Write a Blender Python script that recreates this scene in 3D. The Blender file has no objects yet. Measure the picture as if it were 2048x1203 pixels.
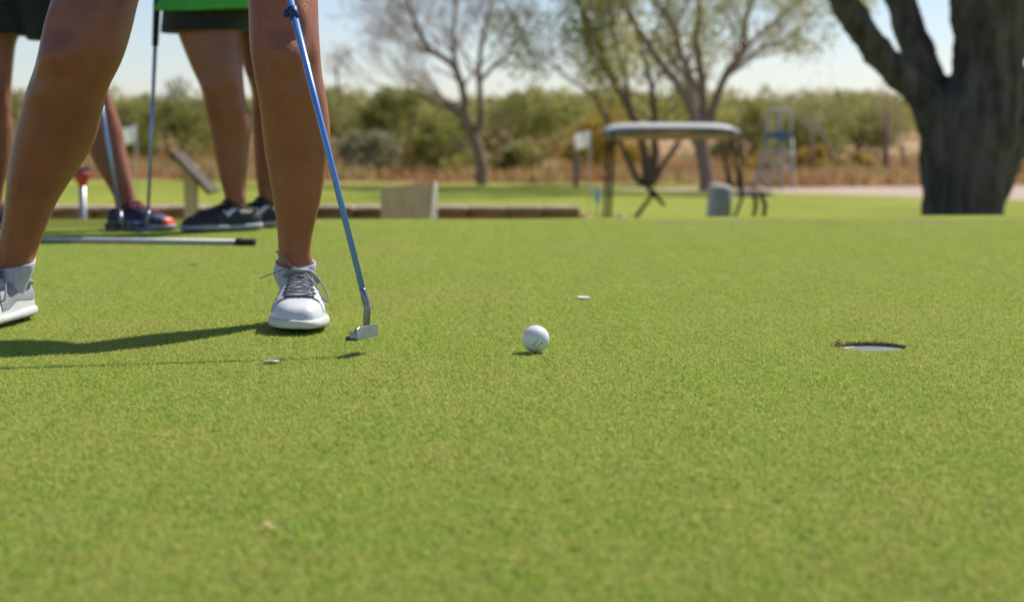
import bpy, math, random
import numpy as np
from mathutils import Vector, Matrix, noise

rng = np.random.default_rng(7)
random.seed(7)
sc = bpy.context.scene
COL = sc.collection
R = math.radians

# ------------------------------------------------------------------ camera
CAM_H = 0.356
LENS = 65.0
K = LENS / 100.0
F_PX = 2048 * LENS / 36.0
PITCH = math.atan((601.5 - 245) / F_PX)
cd = bpy.data.cameras.new('camera')
cam = bpy.data.objects.new('camera', cd)
COL.objects.link(cam)
cam.location = (0, 0, CAM_H)
cam.rotation_euler = (R(90) - PITCH, 0, 0)
cd.lens = LENS
cd.sensor_width = 36
cd.clip_start = 0.1
cd.clip_end = 6000
cd.dof.use_dof = True
cd.dof.focus_distance = 2.88
cd.dof.aperture_fstop = 5.0
sc.camera = cam

# ------------------------------------------------------------------ world, sun, exposure
SUN_EL, SUN_ROT = 50, 45
w = bpy.data.worlds.new('World')
sc.world = w
w.use_nodes = True
nt = w.node_tree
bg = nt.nodes['Background']
sky = nt.nodes.new('ShaderNodeTexSky')
sky.sky_type = 'NISHITA'
sky.sun_disc = False
sky.sun_elevation = R(SUN_EL)
sky.sun_rotation = R(SUN_ROT)
sky.air_density = 0.8
sky.dust_density = 0.3
sky.ozone_density = 1.6
hz = nt.nodes.new('ShaderNodeMix')
hz.data_type = 'RGBA'
hz.blend_type = 'MULTIPLY'
hz.inputs[0].default_value = 1
hz.inputs[7].default_value = (1.0, .98, 1.06, 1)
nt.links.new(sky.outputs[0], hz.inputs[6])
nt.links.new(hz.outputs[2], bg.inputs[0])
bg.inputs[1].default_value = 0.095
sd = bpy.data.lights.new('sun', 'SUN')
sun = bpy.data.objects.new('sun', sd)
COL.objects.link(sun)
sd.energy = 4.8
sd.angle = R(0.53)
sd.color = (1.0, 0.95, 0.87)
S = Vector((math.cos(R(SUN_EL)) * math.sin(R(SUN_ROT)), math.cos(R(SUN_EL)) * math.cos(R(SUN_ROT)), math.sin(R(SUN_EL))))
sun.rotation_euler = S.to_track_quat('Z', 'Y').to_euler()
sun.location = (8, 8, 12)
sc.view_settings.view_transform = 'Standard'
sc.view_settings.look = 'None'
sc.view_settings.gamma = 1
sc.view_settings.exposure = 0.25
sc.view_settings.use_curve_mapping = False
sc.cycles.use_denoising = True
sc.cycles.use_adaptive_sampling = False
sc.cycles.max_bounces = 8
sc.cycles.transparent_max_bounces = 8

# ------------------------------------------------------------------ helpers
def at(px, py, y):
    """world point at forward distance y that the photograph shows at pixel px, py"""
    cx, cy = (px - 1024) / F_PX, (601.5 - py) / F_PX
    c, s = math.cos(PITCH), math.sin(PITCH)
    fy = c + cy * s
    fz = -s + cy * c
    k = y / fy
    return Vector((cx * k, y, CAM_H + fz * k))

def on(px, py, z=0.0):
    cx, cy = (px - 1024) / F_PX, (601.5 - py) / F_PX
    c, s = math.cos(PITCH), math.sin(PITCH)
    fy = c + cy * s
    fz = -s + cy * c
    k = (z - CAM_H) / fz
    return Vector((cx * k, fy * k, z))

def meta(o, label=None, cat=None, group=None, kind=None):
    if label: o['label'] = label
    if cat: o['category'] = cat
    if group: o['group'] = group
    if kind: o['kind'] = kind
    return o

def empty(name, loc, label, cat, group=None, rz=0):
    o = bpy.data.objects.new(name, None)
    COL.objects.link(o)
    o.location = loc
    o.rotation_euler = (0, 0, rz)
    o.empty_display_size = 0.1
    return meta(o, label, cat, group)

class MB:
    def __init__(s):
        s.v, s.f, s.m, s.n = [], [], [], 0
    def add(s, v, f, mi=0):
        v = np.asarray(v, float).reshape(-1, 3)
        s.f += [tuple(i + s.n for i in q) for q in f]
        s.m += [mi] * len(f)
        s.v.append(v)
        s.n += len(v)
        return s
    def build(s, name, mats, parent=None, smooth=True):
        me = bpy.data.meshes.new(name)
        me.from_pydata(np.concatenate(s.v).tolist(), [], s.f)
        if not isinstance(mats, (list, tuple)): mats = [mats]
        for m in mats: me.materials.append(m)
        me.polygons.foreach_set('material_index', s.m)
        if smooth: me.polygons.foreach_set('use_smooth', [True] * len(s.f))
        me.update()
        o = bpy.data.objects.new(name, me)
        COL.objects.link(o)
        if parent: o.parent = parent
        return o

def rings(rs, cap=True, closed=True):
    n = len(rs[0])
    v = np.concatenate([np.asarray(r, float) for r in rs])
    f = []
    m = n if closed else n - 1
    for i in range(len(rs) - 1):
        for j in range(m):
            a, b = i * n + j, i * n + (j + 1) % n
            f.append((a, b, b + n, a + n))
    if cap and closed:
        f.append(tuple(range(n))[::-1])
        f.append(tuple(range((len(rs) - 1) * n, len(rs) * n)))
    return v, f

def tube(pts, rad, n=8, cap=True, flat=1.0):
    pts = [Vector(p) for p in pts]
    if not isinstance(rad, (list, tuple, np.ndarray)): rad = [rad] * len(pts)
    rs = []
    up = None
    for i, p in enumerate(pts):
        t = (pts[min(i + 1, len(pts) - 1)] - pts[max(i - 1, 0)]).normalized()
        if up is None:
            up = Vector((0, 0, 1)) if abs(t.z) < 0.9 else Vector((1, 0, 0))
        a = (up - t * up.dot(t))
        a = a.normalized() if a.length > 1e-6 else t.orthogonal().normalized()
        b = t.cross(a)
        up = a
        r = rad[i]
        rs.append([tuple(p + a * (r * flat * math.cos(q)) + b * (r * math.sin(q))) for q in (2 * math.pi * k / n for k in range(n))])
    return rings(rs, cap)

def smooth_path(pts, k=6):
    """Catmull-Rom through tuples (any dimension)"""
    P = [np.asarray(p, float) for p in pts]
    P = [2 * P[0] - P[1]] + P + [2 * P[-1] - P[-2]]
    out = []
    for i in range(1, len(P) - 2):
        for j in range(k):
            t = j / k
            a, b, c, d = P[i - 1], P[i], P[i + 1], P[i + 2]
            out.append(.5 * ((2 * b) + (c - a) * t + (2 * a - 5 * b + 4 * c - d) * t * t + (3 * b - a - 3 * c + d) * t ** 3))
    out.append(P[-2])
    return out

def box(c, s, M=None, bev=0.0):
    """box with optional chamfered vertical and horizontal edges (26-vertex style by rings)"""
    x, y, z = s[0] / 2, s[1] / 2, s[2] / 2
    b = min(bev, x * .9, y * .9, z * .9)
    def ring(dx, dy, zz):
        if b > 0:
            return [(-dx + b, -dy, zz), (dx - b, -dy, zz), (dx, -dy + b, zz), (dx, dy - b, zz), (dx - b, dy, zz), (-dx + b, dy, zz), (-dx, dy - b, zz), (-dx, -dy + b, zz)]
        return [(-dx, -dy, zz), (dx, -dy, zz), (dx, dy, zz), (-dx, dy, zz)]
    if b > 0:
        rs = [ring(x - b * .9, y - b * .9, -z), ring(x, y, -z + b), ring(x, y, z - b), ring(x - b * .9, y - b * .9, z)]
    else:
        rs = [ring(x, y, -z), ring(x, y, z)]
    v, f = rings(rs)
    v = [Vector(p) for p in v]
    if M is not None: v = [M @ p for p in v]
    v = [tuple(p + Vector(c)) for p in v]
    return v, f

# ------------------------------------------------------------------ materials
def new_mat(name):
    m = bpy.data.materials.new(name)
    m.use_nodes = True
    return m, m.node_tree, m.node_tree.nodes['Principled BSDF']

def mat(name, col, rough=.6, col2=None, scale=8, amount=1.0, bump=0.0, bscale=None, metal=0, spec=.5, stretch=None, sss=0, detail=5, coords='Object', coat=0, sheen=0):
    m, t, p = new_mat(name)
    p.inputs['Roughness'].default_value = rough
    p.inputs['Metallic'].default_value = metal
    p.inputs['Specular IOR Level'].default_value = spec
    p.inputs['Coat Weight'].default_value = coat
    p.inputs['Sheen Weight'].default_value = sheen
    if sss:
        p.inputs['Subsurface Weight'].default_value = sss
        p.inputs['Subsurface Radius'].default_value = (.01, .004, .002)
        p.inputs['Subsurface Scale'].default_value = .5
    tc = t.nodes.new('ShaderNodeTexCoord')
    mp = t.nodes.new('ShaderNodeMapping')
    t.links.new(tc.outputs[coords], mp.inputs[0])
    if stretch: mp.inputs['Scale'].default_value = stretch
    nz = t.nodes.new('ShaderNodeTexNoise')
    nz.inputs['Scale'].default_value = scale
    nz.inputs['Detail'].default_value = detail
    t.links.new(mp.outputs[0], nz.inputs['Vector'])
    if col2 is None: col2 = tuple(c * .8 for c in col)
    r = t.nodes.new('ShaderNodeValToRGB')
    r.color_ramp.elements[0].position = .35
    r.color_ramp.elements[1].position = .65
    r.color_ramp.elements[0].color = (*col, 1)
    r.color_ramp.elements[1].color = (*[a + (b - a) * amount for a, b in zip(col, col2)], 1)
    t.links.new(nz.outputs[0], r.inputs[0])
    t.links.new(r.outputs[0], p.inputs['Base Color'])
    if bump:
        b = t.nodes.new('ShaderNodeBump')
        b.inputs['Strength'].default_value = bump
        b.inputs['Distance'].default_value = .01
        n2 = t.nodes.new('ShaderNodeTexNoise')
        n2.inputs['Scale'].default_value = bscale or scale * 3
        n2.inputs['Detail'].default_value = 6
        t.links.new(mp.outputs[0], n2.inputs['Vector'])
        t.links.new(n2.outputs[0], b.inputs['Height'])
        t.links.new(b.outputs[0], p.inputs['Normal'])
    return m

def ramp_node(t, src, stops):
    r = t.nodes.new('ShaderNodeValToRGB')
    e = r.color_ramp.elements
    while len(e) < len(stops): e.new(.5)
    for i, (p, c) in enumerate(stops):
        e[i].position = p
        e[i].color = (*c, 1)
    t.links.new(src, r.inputs[0])
    return r

def noise_node(t, vec, scale, detail=4, rough=.5):
    n = t.nodes.new('ShaderNodeTexNoise')
    n.inputs['Scale'].default_value = scale
    n.inputs['Detail'].default_value = detail
    n.inputs['Roughness'].default_value = rough
    if vec is not None: t.links.new(vec, n.inputs['Vector'])
    return n.outputs[0]

def mix(t, fac, a, b, mode='MIX'):
    m = t.nodes.new('ShaderNodeMix')
    m.data_type = 'RGBA'
    m.blend_type = mode
    for k, v in ((0, fac), (6, a), (7, b)):
        if isinstance(v, (int, float)): m.inputs[k].default_value = v
        elif isinstance(v, tuple): m.inputs[k].default_value = (*v, 1)
        else: t.links.new(v, m.inputs[k])
    return m.outputs[2]

def mth(t, op, a, b=0.0, c=None):
    m = t.nodes.new('ShaderNodeMath')
    m.operation = op
    for k, v in enumerate((a, b, c)):
        if v is None: continue
        if isinstance(v, (int, float)): m.inputs[k].default_value = v
        else: t.links.new(v, m.inputs[k])
    return m.outputs[0]

def leaf_mat(name, stops, trans=.35, rough=.55, attr='tint', wear=False, spec=.35):
    """colour per leaf / blade from the 'tint' attribute, drifting slowly over the ground"""
    m, t, p = new_mat(name)
    a = t.nodes.new('ShaderNodeAttribute')
    a.attribute_name = attr
    g = t.nodes.new('ShaderNodeNewGeometry')
    r = ramp_node(t, a.outputs['Fac'], stops)
    col = r.outputs[0]
    if wear:
        big = noise_node(t, g.outputs['Position'], 2.2, 4, .6)
        mid = noise_node(t, g.outputs['Position'], 17, 3, .6)
        fine = noise_node(t, g.outputs['Position'], 190, 2, .6)
        k = mth(t, 'ADD', mth(t, 'MULTIPLY', big, .30), mth(t, 'ADD', mth(t, 'MULTIPLY', mid, .34), mth(t, 'MULTIPLY', fine, .36)))
        dry = ramp_node(t, k, [(.43, (0, 0, 0)), (.58, (1, 1, 1))])
        dull = mix(t, .34, col, (.64, .57, .20))
        fresh = mix(t, .26, col, (.30, .54, .06))
        col = mix(t, dry.outputs[0], dull, fresh)
        # thin worn line of dead grass far back on the right of the green
        sx = t.nodes.new('ShaderNodeSeparateXYZ')
        t.links.new(g.outputs['Position'], sx.inputs[0])
        wob = noise_node(t, g.outputs['Position'], 1.3, 3, .6)
        yy = mth(t, 'ADD', sx.outputs[1], mth(t, 'MULTIPLY', wob, .5))
        band = mth(t, 'COMPARE', yy, 6.88, .07)
        band = mth(t, 'MULTIPLY', band, mth(t, 'GREATER_THAN', sx.outputs[0], .5))
        patch = noise_node(t, g.outputs['Position'], 6, 4, .7)
        pr = ramp_node(t, patch, [(.42, (0, 0, 0)), (.6, (1, 1, 1))])
        band = mth(t, 'MULTIPLY', band, mth(t, 'MULTIPLY', pr.outputs[0], .85))
        col = mix(t, band, col, (.50, .48, .30))
        rough_ = mth(t, 'MULTIPLY', mth(t, 'GREATER_THAN', yy, 6.50), mth(t, 'LESS_THAN', sx.outputs[0], -.95))
        col = mix(t, mth(t, 'MULTIPLY', rough_, .6), col, (.24, .30, .05))
        edge = mth(t, 'MULTIPLY', mth(t, 'COMPARE', yy, 6.48, .035), mth(t, 'LESS_THAN', sx.outputs[0], -.95))
        col = mix(t, mth(t, 'MULTIPLY', edge, .5), col, (.42, .38, .20))
    t.links.new(col, p.inputs['Base Color'])
    p.inputs['Roughness'].default_value = rough
    p.inputs['Specular IOR Level'].default_value = spec
    if trans:
        tr = t.nodes.new('ShaderNodeBsdfTranslucent')
        t.links.new(col, tr.inputs[0])
        ms = t.nodes.new('ShaderNodeMixShader')
        ms.inputs[0].default_value = trans
        out = t.nodes['Material Output']
        t.links.new(p.outputs[0], ms.inputs[1])
        t.links.new(tr.outputs[0], ms.inputs[2])
        t.links.new(ms.outputs[0], out.inputs[0])
    return m

M_soil_green = mat('turf thatch', (.055, .065, .016), 1, (.11, .11, .03), 60, 1, .5, 200, coords='Generated', spec=.1)
M_turf = leaf_mat('putting turf', [(0, (.09, .18, .012)), (.22, (.25, .43, .035)), (.5, (.49, .62, .10)), (.8, (.72, .68, .21)), (1, (.84, .74, .45))], .42, .65, wear=True, spec=.15)

# ground: lawn, pinkish gravel drive, dry dirt beyond
def ground_mat():
    m, t, p = new_mat('ground cover')
    g = t.nodes.new('ShaderNodeNewGeometry')
    pos = g.outputs['Position']
    sx = t.nodes.new('ShaderNodeSeparateXYZ')
    t.links.new(pos, sx.inputs[0])
    big = noise_node(t, pos, .25, 4, .6)
    fine = noise_node(t, pos, 3.5, 6, .7)
    lawn = ramp_node(t, big, [(.35, (.23, .26, .03)), (.6, (.32, .34, .045)), (.75, (.38, .37, .08))]).outputs[0]
    lawn = mix(t, mth(t, 'MULTIPLY', fine, .5), lawn, (.14, .19, .03))
    dirt = ramp_node(t, fine, [(.3, (.36, .22, .12)), (.55, (.44, .29, .16)), (.75, (.52, .38, .22))]).outputs[0]
    grav = ramp_node(t, fine, [(.3, (.42, .32, .26)), (.7, (.56, .44, .36))]).outputs[0]
    yw = mth(t, 'ADD', mth(t, 'MULTIPLY', sx.outputs[1], 1 / K), mth(t, 'MULTIPLY', mth(t, 'SUBTRACT', big, .5), 6))
    # dirt beyond ~85 m
    lim_ = mth(t, 'SUBTRACT', 86, mth(t, 'MULTIPLY', mth(t, 'GREATER_THAN', sx.outputs[0], 5.5), 8.5))
    far = mth(t, 'GREATER_THAN', yw, lim_)
    col = mix(t, far, lawn, dirt)
    # gravel drive on the right: 62..78 m
    d1 = mth(t, 'MULTIPLY', mth(t, 'GREATER_THAN', mth(t, 'ADD', yw, mth(t, 'MULTIPLY', sx.outputs[0], 1.1)), 80), mth(t, 'LESS_THAN', yw, 78.5))
    d1 = mth(t, 'MULTIPLY', d1, mth(t, 'GREATER_THAN', sx.outputs[0], 2.0))
    col = mix(t, d1, col, grav)
    t.links.new(col, p.inputs['Base Color'])
    p.inputs['Roughness'].default_value = .95
    p.inputs['Specular IOR Level'].default_value = .15
    b = t.nodes.new('ShaderNodeBump')
    b.inputs['Strength'].default_value = .6
    b.inputs['Distance'].default_value = .05
    t.links.new(noise_node(t, pos, 12, 6, .7), b.inputs['Height'])
    t.links.new(b.outputs[0], p.inputs['Normal'])
    return m
M_ground = ground_mat()

# ------------------------------------------------------------------ terrain
def sst(t):
    t = np.clip(t, 0, 1)
    return t * t * (3 - 2 * t)

def gz(x, y):
    """height of the land outside the putting green"""
    y = y / K
    z = -1.42 * sst((y - 10.45 - .5 * sst((x + .3) / 2.0)) / 12.0)
    z = z + 1.9 * sst((y - 90) / 80.0) + 3.0 * sst((y - 170) / 400.0)
    z = z - .7 * sst((abs(x - 1) - 9) / 14.0) * (1 - sst((y - 10.4) / 12.0))
    z = z + .06 * np.sin(x * .21 + 1.3) * np.sin(y * .13) * sst((y - 16) / 20)
    return z

GX0, GX1, GY0, GY1 = -6.0, 8.0, -4.0, 6.76
TZ = -.0038   # the mown blade tips lie at z = 0
HOLE = on(1747, 688.5)
HC = (round(HOLE.x, 3), round(HOLE.y, 3))
HR = .054

def make_ground():
    xs = np.concatenate([[-3000, -1200, -500, -200], np.arange(-120, -30, 6), np.arange(-30, -6, 2), [-6.0, -5.95], np.arange(-5, 8, 1), [7.95, 8.0], np.arange(9, 40, 2), np.arange(40, 121, 6), [200, 500, 1200, 3000]])
    ys = np.concatenate([[-3000, -1000, -300, -100, -40, -15, -4.0, -3.95], np.arange(-3, 6.6, 1), [6.71, 6.76], np.arange(6.9, 16, .2), np.arange(16, 65, 1.5), np.arange(65, 200, 5), [230, 280, 350, 450, 600, 1000, 1800, 4000]])
    v = []
    for y in ys:
        for x in xs:
            z = float(gz(x, y)) + TZ - .003
            if GX0 + .01 < x < GX1 - .01 and GY0 + .01 < y < GY1 - .01: z = -.35
            v.append((x, y, z))
    n = len(xs)
    f = [(j * n + i, j * n + i + 1, (j + 1) * n + i + 1, (j + 1) * n + i) for j in range(len(ys) - 1) for i in range(n - 1)]
    o = MB().add(v, f).build('ground', M_ground)
    meta(o, kind='structure')
    o['label'] = 'lawn, pale gravel drive and dry dirt around the putting green'
make_ground()

def make_green():
    mb = MB()
    h = .1
    xs = [GX0, HC[0] - h, HC[0] + h, GX1]
    ys = [GY0, HC[1] - h, HC[1] + h, GY1]
    for i in range(3):
        for j in range(3):
            if i == 1 and j == 1: continue
            mb.add([(xs[i], ys[j], 0), (xs[i + 1], ys[j], 0), (xs[i + 1], ys[j + 1], 0), (xs[i], ys[j + 1], 0)], [(0, 1, 2, 3)])
    n = 64
    ring, sq = [], []
    for k in range(n):
        a = 2 * math.pi * k / n
        c, s = math.cos(a), math.sin(a)
        q = h / max(abs(c), abs(s))
        rr = HR + .0006 * math.sin(7 * a) + .0008 * math.sin(13 * a + 1)
        ring.append((HC[0] + rr * c, HC[1] + rr * s, 0))
        sq.append((HC[0] + q * c, HC[1] + q * s, 0))
    bottom = [(x, y, -.13) for x, y, z in ring]
    v, f = rings([sq, ring], cap=False)
    mb.add(v, f)
    rr = np.random.default_rng(2)
    walls = []
    for z in (0, -.002, -.004, -.006, -.009, -.012, -.02, -.13):
        walls.append([(HC[0] + (x - HC[0]) * (1 + (rr.uniform(-.015, .006) if -.015 < z < 0 else 0)), HC[1] + (y - HC[1]) * (1 + (rr.uniform(-.015, .006) if -.015 < z < 0 else 0)), z) for x, y, _ in ring])
    v, f = rings(walls, cap=False)
    mb.add(v, f, 1)
    mb.add(bottom, [tuple(range(n))], 1)
    o = mb.build('putting_green', [M_soil_green, mat('dark root soil', (.08, .055, .03), .95, (.20, .15, .08), 150, 1, .8, 300)], smooth=False)
    o.location.z = TZ
    meta(o, kind='structure')
make_green()

# cup: bluish-white liner recessed in the hole
M_liner = mat('cup liner plastic', (.82, .84, .86), .35, (.74, .77, .8), 30, 1)
def make_cup():
    e = empty('golf_hole_cup', (HC[0], HC[1], TZ), 'white plastic cup liner sunk in the hole of the putting green', 'golf hole')
    n = 64
    def circ(r, z): return [(r * math.cos(2 * math.pi * k / n), r * math.sin(2 * math.pi * k / n), z) for k in range(n)]
    v, f = rings([circ(.0528, -.11), circ(.0528, -.0055), circ(.0526, -.0048), circ(.0512, -.0048), circ(.0508, -.0055), circ(.0505, -.105)], cap=False)
    o = MB().add(v, f).build('liner', M_liner, e)
    v, f = rings([circ(.0504, -.105), circ(.012, -.103), circ(.006, -.118)], cap=False)
    f.append(tuple(range(128, 192)))
    MB().add(v, f).build('cup_floor', M_liner, e)
make_cup()
def crumbs():
    r = random.Random(9)
    mb = MB()
    for k in range(90):
        a = math.pi + r.gauss(0, .38)
        q = HR + abs(r.gauss(.003, .006))
        s = r.uniform(.0008, .0022)
        v, f = box((q * math.cos(a), q * math.sin(a), r.uniform(0, .0035)), (s * 1.4, s, s), Matrix.Rotation(r.uniform(0, 3), 3, 'Z'), s * .2)
        mb.add(v, f)
    o = mb.build('loose_soil', mat('loose brown soil', (.20, .13, .07), .95, (.34, .24, .14), 300), smooth=False)
    o.location = (HC[0], HC[1], 0)
    meta(o, 'crumbs of brown soil scattered at one end of the golf hole', 'soil', kind='stuff')
crumbs()

# ------------------------------------------------------------------ turf blades
def blades(n, half, hmin, hmax, wid, hole=None, r=None, extra=None):
    r = r or np.random.default_rng(3)
    x = r.uniform(-half, half, n)
    y = r.uniform(-half, half, n)
    if hole is not None:
        keep = (x ** 2 + y ** 2) > hole ** 2
        x, y = x[keep], y[keep]
    if extra is not None:
        x = np.concatenate([x, extra[0]]); y = np.concatenate([y, extra[1]])
    n = len(x)
    h = r.uniform(hmin, hmax, n) * (1 + .35 * (r.random(n) > .93))
    if extra is not None: h[-len(extra[0]):] *= r.uniform(1.0, 2.0, len(extra[0]))
    q = .0033
    key = (np.floor((x + half) / q).astype(int) * 7919 + np.floor((y + half) / q).astype(int) * 104729) % 9973
    clump = r.random(9973)[key]
    h = h * (.62 + .62 * clump)
    a = r.uniform(0, 2 * np.pi, n)
    lean = r.uniform(.3, 1.7, n) * h
    la = r.uniform(0, 2 * np.pi, n)
    wd = r.uniform(.7, 1.3, n) * wid
    dx, dy = np.cos(a) * wd / 2, np.sin(a) * wd / 2
    lx, ly = np.cos(la) * lean, np.sin(la) * lean
    if hole is not None:
        q = np.hypot(x, y)
        near = np.clip((.085 - q) / .03, 0, 1)
        h = h * (1 - .65 * near * (y < 0)) * (1 + .35 * near * (y > .02) * (q < .062))
        lean = np.minimum(lean, h * 1.2)
    V = np.zeros((n, 5, 3))
    V[:, 0] = np.stack([x - dx, y - dy, np.zeros(n)], 1)
    V[:, 1] = np.stack([x + dx, y + dy, np.zeros(n)], 1)
    V[:, 2] = np.stack([x + dx * .9 + lx * .35, y + dy * .9 + ly * .35, h * .6], 1)
    V[:, 3] = np.stack([x - dx * .9 + lx * .35, y - dy * .9 + ly * .35, h * .6], 1)
    V[:, 4] = np.stack([x + lx, y + ly, h], 1)
    me = bpy.data.meshes.new('turf_blades')
    me.vertices.add(n * 5)
    me.vertices.foreach_set('co', V.ravel())
    idx = np.arange(n)[:, None] * 5
    L = np.concatenate([idx + np.array([[0, 1, 2, 3]]), idx + np.array([[3, 2, 4]])], 1).ravel()
    me.loops.add(n * 7)
    me.loops.foreach_set('vertex_index', L.astype(np.int32))
    me.polygons.add(n * 2)
    st = np.stack([np.arange(n) * 7, np.arange(n) * 7 + 4], 1).ravel()
    me.polygons.foreach_set('loop_start', st.astype(np.int32))
    me.update(calc_edges=True)
    at_ = me.attributes.new('tint', 'FLOAT', 'POINT')
    at_.data.foreach_set('value', np.repeat(np.clip(r.beta(1.3, 1.5, n) * .55 + clump * .45, 0, 1), 5).astype(np.float32))
    me.materials.append(M_turf)
    return me

TS = .2
def make_turf():
    me = blades(15000, TS / 2, .0022, .0046, .0011)
    o = bpy.data.objects.new('turf_grass', me)
    COL.objects.link(o)
    o.location = (HC[0], HC[1], TZ)
    meta(o, 'closely mown bentgrass covering the putting green', 'grass', kind='stuff')
    ng = bpy.data.node_groups.new('turf scatter', 'GeometryNodeTree')
    ng.interface.new_socket('Geometry', in_out='INPUT', socket_type='NodeSocketGeometry')
    ng.interface.new_socket('Geometry', in_out='OUTPUT', socket_type='NodeSocketGeometry')
    N, L = ng.nodes, ng.links
    gi, go = N.new('NodeGroupInput'), N.new('NodeGroupOutput')
    # lattice of tile centres aligned with the hole
    nx0, nx1 = int((HC[0] - (-3.4)) / TS), int((4.2 - HC[0]) / TS)
    ny0, ny1 = int((HC[1] - .8) / TS), int((6.8 - HC[1]) / TS)
    cx, cy = nx0 + nx1 + 1, ny0 + ny1 + 1
    grid = N.new('GeometryNodeMeshGrid')
    grid.inputs['Size X'].default_value = (cx - 1) * TS
    grid.inputs['Size Y'].default_value = (cy - 1) * TS
    grid.inputs['Vertices X'].default_value = cx
    grid.inputs['Vertices Y'].default_value = cy
    tf = N.new('GeometryNodeTransform')
    tf.inputs['Translation'].default_value = ((nx1 - nx0) * TS / 2, (ny1 - ny0) * TS / 2, 0)
    L.new(grid.outputs['Mesh'], tf.inputs['Geometry'])
    pos = N.new('GeometryNodeInputPosition')
    ln = N.new('ShaderNodeVectorMath'); ln.operation = 'LENGTH'
    L.new(pos.outputs[0], ln.inputs[0])
    gt = N.new('FunctionNodeCompare'); gt.operation = 'GREATER_THAN'; gt.data_type = 'FLOAT'
    L.new(ln.outputs['Value'], gt.inputs[0])
    gt.inputs[1].default_value = TS * .5
    rnd = N.new('FunctionNodeRandomValue'); rnd.data_type = 'INT'
    rnd.inputs[4].default_value = 0
    rnd.inputs[5].default_value = 3
    mul = N.new('ShaderNodeMath'); mul.operation = 'MULTIPLY'
    L.new(rnd.outputs[2], mul.inputs[0])
    mul.inputs[1].default_value = math.pi / 2
    comb = N.new('ShaderNodeCombineXYZ')
    L.new(mul.outputs[0], comb.inputs[2])
    ins = N.new('GeometryNodeInstanceOnPoints')
    L.new(tf.outputs[0], ins.inputs['Points'])
    L.new(gt.outputs[0], ins.inputs['Selection'])
    L.new(gi.outputs[0], ins.inputs['Instance'])
    L.new(comb.outputs[0], ins.inputs['Rotation'])
    L.new(ins.outputs[0], go.inputs[0])
    md = o.modifiers.new('scatter', 'NODES')
    md.node_group = ng
    # the one tile round the hole, with a ragged lip
    r = np.random.default_rng(12)
    k = 900
    a = r.uniform(0, 2 * np.pi, k)
    rad = HR + r.uniform(.000, .006, k)
    me2 = blades(15000, TS / 2, .0022, .0046, .0011, HR + .0005, r, (rad * np.cos(a), rad * np.sin(a)))
    o2 = bpy.data.objects.new('grass_around_hole', me2)
    COL.objects.link(o2)
    o2.location = (HC[0], HC[1], TZ)
    meta(o2, 'ragged bentgrass lip round the golf hole', 'grass', kind='stuff')
make_turf()

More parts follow.
